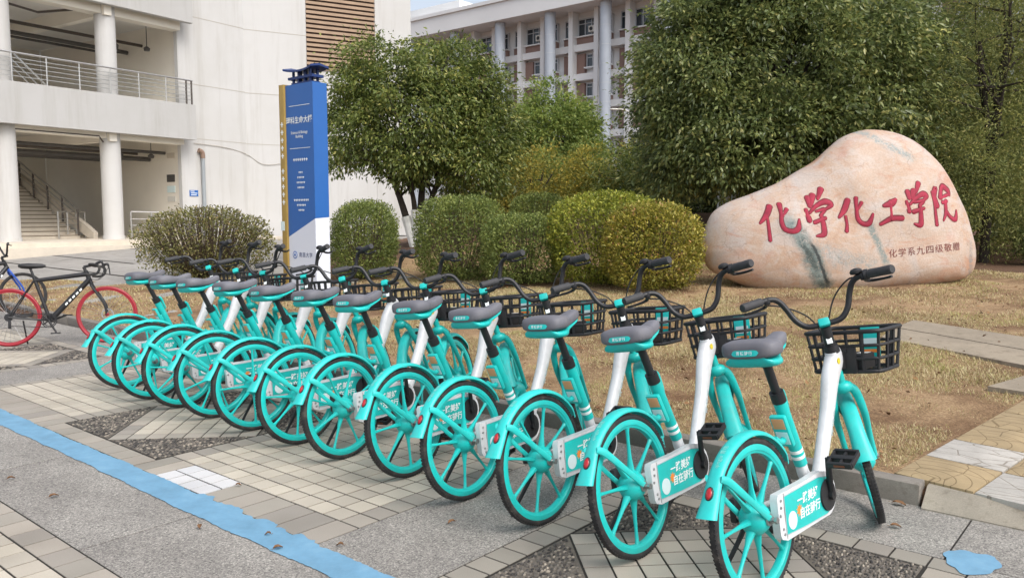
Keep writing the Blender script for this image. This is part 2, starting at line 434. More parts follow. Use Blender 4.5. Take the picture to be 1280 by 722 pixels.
def mat_rock():
    m, t, b = new_mat('veined_marble')
    a = noise(t, 0.85, 6, 0.6, dist=1.2); bb = noise(t, 2.1, 5, 0.6, dist=0.8); f = noise(t, 40, 4, 0.65)
    base = ramp(t, a.outputs[0], [(0.25, srgb(166, 124, 100)), (0.42, srgb(184, 156, 134)), (0.55, srgb(188, 168, 152)), (0.72, srgb(184, 142, 116))])
    pale = ramp(t, bb.outputs[0], [(0.48, (0, 0, 0, 1)), (0.66, (1, 1, 1, 1))])
    c = mix(t, pale.outputs[0], base.outputs[0], srgb(184, 172, 164))
    pk = noise(t, 1.4, 4, 0.5, dist=0.6)
    pink = ramp(t, pk.outputs[0], [(0.56, (0, 0, 0, 1)), (0.74, (0.8, 0.8, 0.8, 1))])
    c = mix(t, pink.outputs[0], c, srgb(182, 126, 108))
    fl = noise(t, 1.0, 7, 0.68, dist=2.4); mpf = N(t, 'Mapping'); mpf.inputs['Scale'].default_value = (1.6, 1, 3.4); mpf.inputs['Rotation'].default_value = (0, R(28), 0)
    t.links.new(t.nodes['crd'].outputs['Object'], mpf.inputs[0]); t.links.new(mpf.outputs[0], fl.inputs['Vector'])
    fr_a = ramp(t, fl.outputs[0], [(0.36, (1, 1, 1, 1)), (0.50, (0, 0, 0, 1))]); fr_b = ramp(t, fl.outputs[0], [(0.56, (0, 0, 0, 1)), (0.70, (1, 1, 1, 1))])
    h1 = N(t, 'Math', operation='MULTIPLY'); h1.inputs[1].default_value = .55; t.links.new(fr_a.outputs[0], h1.inputs[0]); h2 = N(t, 'Math', operation='MULTIPLY'); h2.inputs[1].default_value = .6; t.links.new(fr_b.outputs[0], h2.inputs[0])
    c = mix(t, h1.outputs[0], c, srgb(192, 182, 174)); c = mix(t, h2.outputs[0], c, srgb(176, 122, 92))
    # grey green veins: a bent band with torn edges through the stone
    crd = t.nodes['crd']
    sep = N(t, 'SeparateXYZ'); t.links.new(crd.outputs['Object'], sep.inputs[0])
    def band(x0, z0, x1, z1, wid, sc_, amp, lo, hi):
        L = math.hypot(x1 - x0, z1 - z0); nx, nz = (z1 - z0) / L, -(x1 - x0) / L; tx, tz = (x1 - x0) / L, (z1 - z0) / L
        def lin(kx, kz, k0):
            p = N(t, 'Math', operation='MULTIPLY'); p.inputs[1].default_value = kx; t.links.new(sep.outputs[0], p.inputs[0])
            q = N(t, 'Math', operation='MULTIPLY_ADD'); q.inputs[1].default_value = kz; t.links.new(sep.outputs[2], q.inputs[0]); t.links.new(p.outputs[0], q.inputs[2])
            s_ = N(t, 'Math', operation='ADD'); s_.inputs[1].default_value = k0; t.links.new(q.outputs[0], s_.inputs[0]); return s_
        d = lin(nx, nz, -(nx * x0 + nz * z0)); al = lin(tx / L, tz / L, -(tx * x0 + tz * z0) / L)
        wob = noise(t, sc_, 6, 0.7, dist=1.0)
        k = N(t, 'Math', operation='MULTIPLY_ADD'); k.inputs[1].default_value = amp; k.inputs[2].default_value = -amp * 0.5
        t.links.new(wob.outputs[0], k.inputs[0])
        s2 = N(t, 'Math', operation='ADD'); t.links.new(d.outputs[0], s2.inputs[0]); t.links.new(k.outputs[0], s2.inputs[1])
        ab = N(t, 'Math', operation='ABSOLUTE'); t.links.new(s2.outputs[0], ab.inputs[0])
        mr = N(t, 'MapRange'); mr.inputs['From Min'].default_value = wid; mr.inputs['From Max'].default_value = wid * 0.35
        t.links.new(ab.outputs[0], mr.inputs['Value'])
        # fade past both ends
        e = N(t, 'Math', operation='SUBTRACT'); e.inputs[1].default_value = 0.5; t.links.new(al.outputs[0], e.inputs[0])
        e2 = N(t, 'Math', operation='ABSOLUTE'); t.links.new(e.outputs[0], e2.inputs[0])
        mr2 = N(t, 'MapRange'); mr2.inputs['From Min'].default_value = 0.55; mr2.inputs['From Max'].default_value = 0.42
        t.links.new(e2.outputs[0], mr2.inputs['Value'])
        st = noise(t, 14, 5, 0.8, dist=2.0); rr = ramp(t, st.outputs[0], [(lo, (0, 0, 0, 1)), (hi, (1, 1, 1, 1))])
        p = N(t, 'Math', operation='MULTIPLY'); t.links.new(mr.outputs[0], p.inputs[0]); t.links.new(mr2.outputs[0], p.inputs[1])
        p2 = N(t, 'Math', operation='MULTIPLY'); t.links.new(p.outputs[0], p2.inputs[0]); t.links.new(rr.outputs[0], p2.inputs[1])
        return p2.outputs[0]
    v1 = band(-0.98, 1.50, -0.36, 0.36, 0.17, 2.6, 0.42, 0.30, 0.46)
    v2 = band(-0.75, 1.05, 0.30, 0.75, 0.20, 2.0, 0.5, 0.40, 0.60)
    v3 = band(0.20, 1.42, 0.46, 0.80, 0.07, 3.0, 0.15, 0.35, 0.5)
    v4 = band(0.15, 2.85, 0.98, 2.32, 0.07, 3.0, 0.2, 0.42, 0.56)
    v5 = band(1.78, 1.15, 1.82, 0.5, 0.05, 3.0, 0.1, 0.4, 0.6)
    c = mix(t, v2, c, srgb(150, 152, 148)); c = mix(t, v3, c, srgb(126, 136, 132)); c = mix(t, v4, c, srgb(140, 150, 148)); c = mix(t, v5, c, srgb(140, 140, 138))
    ck1 = band(-0.66, 1.12, -0.36, 0.50, 0.028, 2.5, 0.16, 0.1, 0.3); ck2 = band(-0.80, 1.10, -0.55, 0.72, 0.05, 2.5, 0.2, 0.3, 0.5)
    gr = ramp(t, noise(t, 9, 5, 0.7).outputs[0], [(0.35, srgb(74, 88, 86)), (0.65, srgb(134, 146, 142))])
    c = mix(t, v1, c, gr.outputs[0]); c = mix(t, ck1, c, srgb(52, 58, 58)); c = mix(t, ck2, c, srgb(70, 82, 80))
    ff = ramp(t, f.outputs[0], [(0.3, (0.86, 0.85, 0.84, 1)), (0.7, (1.06, 1.06, 1.06, 1))])
    c = mix(t, 1.0, c, ff.outputs[0], 'MULTIPLY')
    vd = noise(t, 2.0, 4, .6); va = N(t, 'VectorMath', operation='ADD'); t.links.new(crd.outputs['Object'], va.inputs[0]); vs3 = N(t, 'VectorMath', operation='SCALE'); vs3.inputs['Scale'].default_value = .55; t.links.new(vd.outputs['Color'], vs3.inputs[0]); t.links.new(vs3.outputs[0], va.inputs[1])
    vc = N(t, 'TexVoronoi', feature='DISTANCE_TO_EDGE'); vc.inputs['Scale'].default_value = 1.5; t.links.new(va.outputs[0], vc.inputs['Vector'])
    hl = ramp(t, vc.outputs['Distance'], [(0.0, (0.74, 0.70, 0.66, 1)), (0.012, (1, 1, 1, 1))]); msk = ramp(t, bb.outputs[0], [(.44, (0, 0, 0, 1)), (.56, (1, 1, 1, 1))])
    cm = mix(t, 1.0, c, hl.outputs[0], 'MULTIPLY'); c = mix(t, msk.outputs[0], c, cm)
    t.links.new(c, b.inputs['Base Color']); b.inputs['Roughness'].default_value = 0.6
    bump(t, b, f.outputs[0], 0.35, 0.012)
    return m
def mat_stamped(name, col, arcs):
    m, t, b = new_mat(name)
    c = t.nodes.new('ShaderNodeTexCoord'); c.name = 'crd'
    oi = N(t, 'ObjectInfo'); off = N(t, 'VectorMath', operation='ADD'); sc3 = N(t, 'VectorMath', operation='SCALE'); sc3.inputs['Scale'].default_value = 37.0
    cb = N(t, 'CombineXYZ'); t.links.new(oi.outputs['Random'], cb.inputs[0]); t.links.new(oi.outputs['Random'], cb.inputs[1]); t.links.new(cb.outputs[0], sc3.inputs[0])
    mp = N(t, 'Mapping'); mp.inputs['Scale'].default_value = (1, .45, 0.01) if not arcs else (.8, .8, .01)
    t.links.new(c.outputs['Object'], off.inputs[0]); t.links.new(sc3.outputs[0], off.inputs[1]); t.links.new(off.outputs[0], mp.inputs[0])
    v = N(t, 'TexVoronoi', feature='DISTANCE_TO_EDGE'); v.inputs['Scale'].default_value = 11 if not arcs else 6; v.inputs['Randomness'].default_value = 1.0
    t.links.new(mp.outputs[0], v.inputs['Vector'])
    a = noise(t, 4, 5, 0.7); f = noise(t, 150, 3, 0.6)
    d = tuple(x * 0.78 for x in col[:3]) + (1,); l = tuple(min(1, x * 1.08) for x in col[:3]) + (1,)
    r = ramp(t, a.outputs[0], [(0.3, d), (0.65, l)])
    ln = ramp(t, v.outputs['Distance'], [(0.0, (0.48, 0.44, 0.38, 1)), (0.03 if not arcs else .018, (1, 1, 1, 1))])
    lines = ln.outputs[0]
    if arcs:
        o2 = N(t, 'VectorMath', operation='ADD'); o2.inputs[1].default_value = (.16, -.05, 0); t.links.new(c.outputs['Object'], o2.inputs[0])
        L_ = N(t, 'VectorMath', operation='LENGTH'); t.links.new(o2.outputs[0], L_.inputs[0])
        mu = N(t, 'Math', operation='MULTIPLY'); mu.inputs[1].default_value = 14.0; t.links.new(L_.outputs['Value'], mu.inputs[0])
        fr2 = N(t, 'Math', operation='FRACT'); t.links.new(mu.outputs[0], fr2.inputs[0])
        rg = ramp(t, fr2.outputs[0], [(0.0, (0.45, 0.40, 0.33, 1)), (0.10, (1, 1, 1, 1))])
        lines = mix(t, 1.0, ln.outputs[0], rg.outputs[0], 'DARKEN')
    k = mix(t, 1.0, r.outputs[0], lines, 'MULTIPLY')
    ff = ramp(t, f.outputs[0], [(0.3, (0.9, 0.9, 0.9, 1)), (0.7, (1.05, 1.05, 1.05, 1))])
    k = mix(t, 1.0, k, ff.outputs[0], 'MULTIPLY')
    t.links.new(k, b.inputs['Base Color']); b.inputs['Roughness'].default_value = 0.85
    bump(t, b, lines, 0.6, 0.004)
    return m

def mat_wall(name, col):
    m, t, b = new_mat(name)
    st = noise(t, 1.0, 5, .7); mp = N(t, 'Mapping'); mp.inputs['Scale'].default_value = (2.2, 2.2, .16); t.links.new(t.nodes['crd'].outputs['Object'], mp.inputs[0]); t.links.new(mp.outputs[0], st.inputs['Vector'])
    bl = noise(t, .5, 5, .65); f = noise(t, 60, 3)
    a = ramp(t, st.outputs[0], [(.34, (.90, .89, .87, 1)), (.50, (1, 1, 1, 1)), (.75, (1.02, 1.02, 1.02, 1))]); c2 = ramp(t, bl.outputs[0], [(.35, (.95, .945, .93, 1)), (.6, (1.01, 1.01, 1.01, 1))])
    k = mix(t, 1.0, col, a.outputs[0], 'MULTIPLY'); k = mix(t, 1.0, k, c2.outputs[0], 'MULTIPLY'); t.links.new(k, b.inputs['Base Color']); b.inputs['Roughness'].default_value = .85
    bump(t, b, f.outputs[0], .12, .004); return m
MT['white_wall'] = mat_wall('white_render_streaked', srgb(196, 195, 193)); MT['band_grey'] = mat_wall('grey_render_streaked', srgb(180, 179, 177))
MT['slab'] = mat_slab()
MT['tile'] = mat_tile('cream_tile', [srgb(186, 178, 164), srgb(176, 168, 155), srgb(193, 185, 170), srgb(170, 163, 151)])
MT['tile_white'] = mat_tile('white_tile', [srgb(204, 203, 203), srgb(194, 194, 196)])
MT['brick'] = mat_tile('grey_border_brick', [srgb(156, 150, 140), srgb(145, 140, 131), srgb(166, 158, 147), srgb(138, 133, 126)])
MT['mortar'] = simple('dark_joint', srgb(46, 42, 37), 0.95, var=0.3, vscale=4)
MT['pebble'] = mat_island('dark_pebble', [(0, srgb(44, 42, 42)), (0.35, srgb(78, 75, 72)), (0.7, srgb(108, 102, 95)), (0.92, srgb(142, 134, 122)), (1, srgb(170, 160, 145))], 0.6)
MT['pebble_bed'] = simple('pebble_bed', srgb(104, 97, 88), 0.95, var=0.35, vscale=40)
MT['blue_line'] = mat_blue_line()
MT['lawn'] = mat_lawn()
MT['litter'] = mat_litter()
MT['road'] = mat_concrete('worn_road', srgb(158, 154, 148), 0.5)
MT['kerb'] = mat_concrete('kerb_concrete', srgb(132, 126, 118), 1.5)
MT['pad'] = mat_concrete('pad_concrete', srgb(152, 140, 122), 1.2)
MT['ramp'] = mat_concrete('ramp_concrete', srgb(156, 148, 134), 1.6)
MT['stamp_tan'] = mat_stamped('stamped_tan', srgb(164, 144, 110), True)
MT['stamp_white'] = mat_stamped('stamped_white', srgb(180, 175, 167), False)
MT['rock'] = mat_rock()
MT['grass'] = mat_island('dry_grass_blade', [(0, srgb(148, 130, 96)), (0.3, srgb(190, 174, 134)), (0.58, srgb(206, 193, 154)), (0.78, srgb(220, 209, 174)), (0.87, srgb(166, 162, 106)), (1, srgb(134, 140, 80))], 0.85, 0.25, 0.15, (0.9, [(0.32, (0.70, 0.63, 0.56, 1)), (0.45, (1.0, 0.98, 0.95, 1)), (0.52, (1.04, 1.03, 1.0, 1)), (0.64, (0.84, 0.93, 0.66, 1))]))
LM = (1.25, [(0.34, (0.66, 0.70, 0.64, 1)), (0.50, (1.0, 1.0, 1.0, 1)), (0.66, (1.22, 1.16, 1.0, 1))])
LH = (2.6, [(0.34, (0.66, 0.70, 0.62, 1)), (0.50, (1.0, 1.0, 1.0, 1)), (0.66, (1.20, 1.14, 1.0, 1))])
MT['leaf_dark'] = mat_island('leaf_osmanthus', [(0, (0.091, 0.128, 0.032, 1)), (0.5, (0.177, 0.232, 0.061, 1)), (0.85, (0.293, 0.329, 0.091, 1)), (1, (0.464, 0.439, 0.134, 1))], 0.36, 0.42, 0.5, LM)
MT['leaf_right'] = mat_island('leaf_broad', [(0, (0.096, 0.134, 0.048, 1)), (0.5, (0.186, 0.234, 0.084, 1)), (0.85, (0.312, 0.354, 0.126, 1)), (1, (0.504, 0.480, 0.180, 1))], 0.34, 0.44, 0.5, LM)
MT['leaf_bright'] = mat_island('leaf_bright', [(0, (0.143, 0.209, 0.050, 1)), (0.6, (0.242, 0.319, 0.077, 1)), (1, (0.374, 0.407, 0.110, 1))], 0.5, 0.42, 0.4, LM)
MT['leaf_yellow'] = mat_island('leaf_yellowing', [(0, (0.176, 0.198, 0.050, 1)), (0.4, (0.308, 0.308, 0.066, 1)), (0.75, (0.484, 0.407, 0.077, 1)), (1, (0.572, 0.418, 0.088, 1))], 0.5, 0.42, 0.4, LM)
MT['leaf_back'] = mat_island('leaf_deep', [(0, (0.069, 0.098, 0.037, 1)), (0.6, (0.144, 0.181, 0.065, 1)), (1, (0.275, 0.288, 0.100, 1))], 0.5, 0.36, 0.4, LM)
MT['leaf_fine'] = mat_island('leaf_fine', [(0, (0.134, 0.162, 0.056, 1)), (0.5, (0.263, 0.297, 0.095, 1)), (0.85, (0.392, 0.403, 0.134, 1)), (1, (0.515, 0.459, 0.179, 1))], 0.55, 0.42, 0.4, LM)
MT['leaf_hedge'] = mat_island('leaf_hedge', [(0, (0.100, 0.136, 0.038, 1)), (0.45, (0.183, 0.236, 0.061, 1)), (0.85, (0.289, 0.342, 0.094, 1)), (1, (0.389, 0.413, 0.130, 1))], 0.48, 0.36, 0.4, LH)
MT['leaf_gold'] = mat_island('leaf_gold_hedge', [(0, (0.12, 0.15, 0.024, 1)), (0.4, (0.24, 0.28, 0.040, 1)), (0.8, (0.40, 0.42, 0.062, 1)), (0.96, (0.52, 0.50, 0.10, 1)), (1, (0.44, 0.24, 0.10, 1))], 0.46, 0.36, 0.4, LH)
MT['leaf_gold2'] = mat_island('leaf_gold_russet', [(0, (0.13, 0.14, 0.022, 1)), (0.4, (0.28, 0.27, 0.045, 1)), (0.78, (0.48, 0.42, 0.08, 1)), (0.93, (0.56, 0.48, 0.13, 1)), (1, (0.48, 0.20, 0.12, 1))], 0.46, 0.36, 0.4, LH)
MT['leaf_olive'] = mat_island('leaf_twiggy', [(0, (0.101, 0.095, 0.036, 1)), (0.45, (0.196, 0.202, 0.069, 1)), (0.85, (0.302, 0.291, 0.112, 1)), (1, (0.426, 0.325, 0.179, 1))], 0.6, 0.32, 0.3, LH)
MT['leaf_red'] = mat_island('leaf_russet', [(0, (0.117, 0.039, 0.026, 1)), (0.6, (0.208, 0.078, 0.046, 1)), (1, (0.286, 0.143, 0.065, 1))], 0.6, 0.25, 0.3)
# ------------------------------------------------------------------ ground
def sheet(name, u0, u1, v0, v1, nu, nv, zf, mat, kind='structure', jit=0.0):
    us = np.linspace(u0, u1, nu + 1); vs = np.linspace(v0, v1, nv + 1)
    V = []
    for u in us:
        for v in vs:
            p = UV(u, v); V.append((p.x, p.y, zf(u, v)))
    F = []
    for i in range(nu):
        for j in range(nv):
            a = i * (nv + 1) + j; F.append((a, a + 1, a + nv + 2, a + nv + 1))
    me = np_mesh(name, np.array(V), np.array(F)); me.polygons.foreach_set('use_smooth', [True] * len(me.polygons))
    me.flip_normals()
    o = mkobj(name, me, mat)
    tag(o, kind=kind); return o

# one sheet to the horizon: below the plaza, then the bank
def gz(u, v):
    p = UV(u, v); return (-0.05 if v < 4.52 else zt(v) - 0.03 + mound(p.x, p.y))
V = []; gs = []
us = [-400, -120, -40, -15] + list(np.linspace(-10, 60, 90)) + [90, 160, 400]
vs = [-400, -100, -30, -8, 0, 4.0, 4.5] + list(np.linspace(4.53, 32, 56)) + [40, 60, 120, 400]
for u in us:
    for v in vs:
        p = UV(u, v); V.append((p.x, p.y, gz(u, v)))
nv_ = len(vs)
F = [(i * nv_ + j, i * nv_ + nv_ + j, i * nv_ + nv_ + j + 1, i * nv_ + j + 1) for i in range(len(us) - 1) for j in range(nv_ - 1)]
gme = np_mesh('ground', np.array(V), np.array(F))
tag(mkobj('ground', gme, MT['litter']), 'bare brown soil and leaf litter under the trees', 'ground', kind='structure')

def lawn_z(u, v):
    p = UV(u, v); return zt(v) + mound(p.x, p.y) + 0.012 * math.sin(u * 2.1 + v * 1.3) + 0.010 * math.sin(u * 5.3 - v * 4.1) - 0.004
# lawn: left part is a strip between kerb and road, right part runs back to the stone and the trees
lawn_far = lambda u: 15.5 if u < 11 else max(5.9, 15.5 - (u - 11) * 1.9) if u < 16.5 else max(5.3, 6.9 - (u - 16.5) * 0.35)
V = []; F = []; nu, nv = 110, 60
lu = np.linspace(1.1, 24, nu + 1)
for u in lu:
    vf = lawn_far(u)
    for k in range(nv + 1):
        v = 4.57 + (vf - 4.57) * k / nv
        # right edge follows the stamped path
        uu = u if u > 1.3 else (1.13 - 0.172 * (v - 4.6)) + (u - 1.1)
        p = UV(uu, v); V.append((p.x, p.y, lawn_z(uu, v)))
for i in range(nu):
    for j in range(nv):
        a = i * (nv + 1) + j; F.append((a, a + nv + 1, a + nv + 2, a + 1))
lme = np_mesh('lawn', np.array(V), np.array(F)); lme.polygons.foreach_set('use_smooth', [True] * len(lme.polygons))
tag(mkobj('lawn', lme, MT['lawn']), 'dry straw coloured lawn bank behind the kerb', 'lawn', kind='structure')
# lawn to the right of the path, out to the side
sheet('lawn_beyond_path', -14, -0.9, 4.62, 15.5, 40, 30, lambda u, v: lawn_z(u, v) - 0.01, MT['lawn'])
bpy.data.objects['lawn_beyond_path'].name = 'lawn'
sheet('lawn_strip', -0.95, 1.25, 8.6, 15.5, 10, 30, lambda u, v: lawn_z(u, v) - 0.006, MT['lawn'])
bpy.data.objects['lawn_strip'].name = 'lawn'

# road and forecourt in front of the white building
road = sheet('road', 11, 62, 5.2, 30, 50, 30, lambda u, v: zt(v) - 0.018, MT['road'])
tag(road, 'worn pale concrete road in front of the white building', 'road')
m = MB()
for (ua, va, ub, vb) in ((16, 7.6, 30, 7.9), (20, 9.2, 40, 10.2), (24, 11.8, 50, 13.6)):
    n = 20
    for i in range(n):
        t0, t1 = i / n, (i + 1) / n
        p0 = UV(ua + (ub - ua) * t0, va + (vb - va) * t0); p1 = UV(ua + (ub - ua) * t1, va + (vb - va) * t1)
        q = Vector((0.05, 0.09, 0))
        z0 = ground_z(p0.x, p0.y) - 0.012; z1 = ground_z(p1.x, p1.y) - 0.012
        m.add([(p0.x, p0.y, z0), (p1.x, p1.y, z1), (p1.x + q.x, p1.y + q.y, z1), (p0.x + q.x, p0.y + q.y, z0)], [(0, 1, 2, 3)])
m.build('road_joint', MT['mortar'], road, smooth=0)

# ------------------------------------------------------------------ plaza: bed, slabs, tiles, bricks, pebbles
plaza = sheet('plaza', -12, 40, -14, 4.47, 20, 10, lambda u, v: -0.0034, MT['mortar'])
tag(plaza, 'paved plaza of tile panels and aggregate slabs', 'plaza')
QROW = Matrix.Rotation(math.atan2(DU.y, DU.x), 4, 'Z')
def block_mesh(name, lu_, lv_, h=0.03):
    mb = MB(); hx, hy, e = lu_ / 2, lv_ / 2, .0012
    pr = [(-hx + e, -hy), (hx - e, -hy), (hx, -hy + e), (hx, hy - e), (hx - e, hy), (-hx + e, hy), (-hx, hy - e), (-hx, -hy + e)]
    mb.prism(pr, -h, 0)
    return mb.mesh(name, 0)
_mc = {}
def block(name, uc, vc, lu_, lv_, mat, rot=0.0, dz=0.0, tilt=0.0012):
    key = (name, round(lu_, 3), round(lv_, 3), mat)
    if key not in _mc:
        me = block_mesh(name, lu_, lv_); me.materials.append(MT[mat]); _mc[key] = me
    o = bpy.data.objects.new(name, _mc[key]); COL.objects.link(o); o.parent = plaza
    o.location = UV(uc, vc, dz + rnd.uniform(-0.0008, 0.0008))
    o.rotation_euler = (rnd.uniform(-tilt, tilt), rnd.uniform(-tilt, tilt), math.atan2(DU.y, DU.x) + rot + rnd.uniform(-0.004, 0.004))
    return o
CP = Vector((0, 0, 1.5))
tiles = []; bricks = []; slabs = []
def plain_panel(u0, u1, v0=2.40, v1=3.69, nt_u=11, nt_v=10, white=()):
    tu = (u1 - u0) / nt_u; tv = (v1 - v0) / nt_v
    for i in range(nt_u):
        for j in range(nt_v):
            tiles.append((u0 + (i + .5) * tu, v0 + (j + .5) * tv, tu - .010, tv - .010, 'tile_white' if (i, j) in white else 'tile', 0.0))
def brick_row(u0, u1, v0, v1, along='u', ln=0.15, white=()):
    if along == 'u':
        n = max(1, round((u1 - u0) / ln)); d = (u1 - u0) / n
        for i in range(n): bricks.append((u0 + (i + .5) * d, (v0 + v1) / 2, d - .010, v1 - v0 - .010, 'tile_white' if i in white else 'brick', 0.0))
    else:
        n = max(1, round((v1 - v0) / ln)); d = (v1 - v0) / n
        for i in range(n): bricks.append(((u0 + u1) / 2, v0 + (i + .5) * d, u1 - u0 - .010, d - .010, 'brick', 0.0))
tri_list = []
def diamond_panel(u0, v0=2.30, s=1.39):
    cu_, cv_ = u0 + s / 2, v0 + s / 2
    side = s / math.sqrt(2); n = 8; d = side / n; k = math.sqrt(.5)
    for i in range(n):
        for j in range(n):
            x = (i + .5) * d - side / 2; y = (j + .5) * d - side / 2
            edge = i in (0, n - 1) or j in (0, n - 1)
            (bricks if edge else tiles).append((cu_ + (x - y) * k, cv_ + (x + y) * k, d - .010, d - .010, 'brick' if edge else 'tile', R(45)))
    h = s / 2
    for (a, b_) in ((0, 0), (1, 0), (0, 1), (1, 1)):
        cx, cy = u0 + a * s, v0 + b_ * s; sx, sy = (1 if a == 0 else -1), (1 if b_ == 0 else -1)
        tri_list.append((cx, cy, sx * h, sy * h))
# row of panels along the bikes
diamond_panel(0.76); diamond_panel(4.79); diamond_panel(8.82)
plain_panel(3.12, 4.64)
plain_panel(6.34, 7.86); plain_panel(10.36, 11.9)
for (a, b_) in ((0.61, 2.30), (2.97, 7.98), (8.67, 12.0)): brick_row(a, b_, 3.69, 3.82, 'u')
for (a, b_) in ((0.61, 2.30), (4.79, 6.18), (8.67, 10.36)): brick_row(a, b_, 2.15, 2.30, 'u', .17)
for (a, b_) in ((2.97, 3.99), (4.51, 4.785), (6.185, 7.98), (10.365, 12.0)): brick_row(a, b_, 2.145, 2.40, 'u', .17)
for i in range(4):
    for j in range(2): tiles.append((3.99 + (i + .5) * .13, 2.15 + (j + .5) * .125, .12, .115, 'tile_white', 0.0))
for (a, b_, v0_) in ((0.61, 0.76, 2.30), (2.15, 2.30, 2.30), (2.97, 3.12, 2.40), (4.64, 4.79, 2.40), (6.18, 6.34, 2.40), (7.86, 7.98, 2.40), (8.67, 8.82, 2.30), (10.21, 10.36, 2.30), (11.9, 12.05, 2.40)):
    brick_row(a, b_, v0_, 3.69, 'v', .13)
# panels on the near side of the blue line
brick_row(1.9, 6.4, 1.27, 1.42, 'u', .17); plain_panel(3.35, 5.05, 0.34, 1.27, 12, 7); brick_row(3.2, 3.35, 0.34, 1.27, 'v', .13)
# exposed aggregate slabs
for (a, b_, c, d_) in ((2.30, 2.97, 2.0, 3.82), (7.98, 8.67, 2.0, 3.82), (12.05, 13.0, 2.0, 3.82), (-0.7, 0.61, 2.0, 3.82)):
    slabs.append((a, b_, c, d_))
for (a, b_) in ((-0.75, 0.72), (0.72, 2.3), (2.3, 3.7), (3.7, 5.1), (5.1, 6.6), (6.6, 8.0), (8.0, 9.4), (9.4, 10.8), (10.8, 12.2), (12.2, 14.6)):
    slabs.append((a, b_, 3.82, 4.465))
for (a, b_) in ((-0.7, 0.9), (0.9, 2.42), (2.42, 3.74), (3.74, 5.3), (5.3, 6.8), (6.8, 8.4), (8.4, 10), (10, 11.8), (11.8, 13.6)):
    slabs.append((a, b_, 1.42, 2.0 if not (2.97 <= a < 8) and not (2.97 <= b_ - 1e-6 < 7.9) else 2.15))
slabs += [(0.9, 3.2, 0.2, 1.27), (0.9, 1.9, 1.27, 1.42), (5.05, 8.0, -0.4, 1.27), (6.4, 9.5, 1.27, 1.42), (8.0, 13, -0.4, 1.27), (13.6, 18, -0.4, 3.82), (14.6, 22, 3.82, 4.465), (13, 13.6, -0.4, 1.4), (13.0, 13.6, 2.01, 3.82)]
for i, (a, b_, c, d_) in enumerate(slabs):
    mb = MB(); mb.box((0, 0, -0.02), (b_ - a - .009, d_ - c - .009, 0.04))
    o = mb.build('slab', MT['slab'], plaza, 0)
    o.location = UV((a + b_) / 2, (c + d_) / 2, -0.0004 * (i % 3)); o.rotation_euler = (0, 0, math.atan2(DU.y, DU.x))
def place(lst, name):
    lst.sort(key=lambda q: (UV(q[0], q[1]) - CP).length)
    for q in lst[:300]:
        block(name, q[0], q[1], q[2], q[3], q[4], q[5])
    if len(lst) > 300:
        mb = MB()
        for q in lst[300:]:
            M = Matrix.Rotation(math.atan2(DU.y, DU.x) + q[5], 3, 'Z')
            mb.box(UV(q[0], q[1], -0.015), (q[2], q[3], 0.03), M)
        o = mb.build(name + '_rest', MT['tile' if name == 'paving_tile' else 'brick'], plaza, 0); o['kind'] = 'stuff'
place(tiles, 'paving_tile'); place(bricks, 'border_brick')
# pebble corners
mb = MB(); PV = []; PF = []
base = MB(); base.ico((0, 0, 0), (1, 1, 1), None, 1)
bv = np.array(base.v); bf = np.array(base.f); off = 0
for (cx, cy, hx, hy) in tri_list:
    g = 0.012
    a = UV(cx + math.copysign(g, hx), cy + math.copysign(g, hy), -0.0012); b_ = UV(cx + hx * .97, cy + math.copysign(g, hy), -0.0012); c = UV(cx + math.copysign(g, hx), cy + hy * .97, -0.0012)
    mb.add([a, b_, c], [(0, 1, 2)])
    near = (UV(cx, cy) - CP).length
    if near > 12: continue
    st = 0.0155 if near < 7 else 0.022
    ang0 = rnd.choice((0.0, R(90)))
    n = int(abs(hx) / st)
    for i in range(n):
        for j in range(int(abs(hy) / st * 0.62)):
            x = (i + .5 + rnd.uniform(-.3, .3)) / n; y = (j + .5 + rnd.uniform(-.3, .3)) * st / 0.62 / abs(hy)
            if x + y > 0.955 or x < .02 or y < .02: continue
            p = UV(cx + hx * x, cy + hy * y)
            th = math.atan2(DV.y, DV.x) + rnd.gauss(0, 0.35)
            l, wd, hh = st * rnd.uniform(.55, .85), st * rnd.uniform(.30, .44), rnd.uniform(.005, .011)
            ct, sn = math.cos(th), math.sin(th)
            q = bv * np.array([l, wd, hh]); q = np.stack([q[:, 0] * ct - q[:, 1] * sn, q[:, 0] * sn + q[:, 1] * ct, q[:, 2]], 1) + np.array([p.x, p.y, -0.001])
            PV.append(q); PF.append(bf + off); off += len(q)
mb.build('pebble_bed', MT['pebble_bed'], plaza, 0)
pme = np_mesh('pebbles', np.concatenate(PV), np.concatenate(PF)); pme.polygons.foreach_set('use_smooth', [True] * len(pme.polygons))
o = mkobj('pebbles', pme, MT['pebble'], plaza); o['kind'] = 'stuff'
# blue paint line with ragged edges and a patch of the same paint
mb = MB(); n = 620; vs_ = []
for i in range(n + 1):
    u = 2.05 + (20 - 2.05) * (i / n) ** 1.3
    w1 = 0.004 * math.sin(u * 3.1) + 0.004 * math.sin(u * 11.7 + 1) + rnd.uniform(-.005, .005)
    w2 = 0.006 * math.sin(u * 2.3 + 2) + 0.004 * math.sin(u * 14.1) + rnd.uniform(-.004, .004)
    if 2.9 < u < 4.0: w1 += 0.022 * (math.sin(u * 21) > 0.1) + 0.010 * (math.sin(u * 47) > 0)
    vs_ += [UV(u, 1.975 + w2, 0.0035), UV(u, 2.145 + w1, 0.0035)]
mb.add(vs_, [(2 * i, 2 * i + 1, 2 * i + 3, 2 * i + 2) for i in range(n)])
tag(mb.build('blue_line', MT['blue_line'], None, 0), 'pale blue painted parking line along the row of bikes', 'painted line')
mb = MB(); ring = []
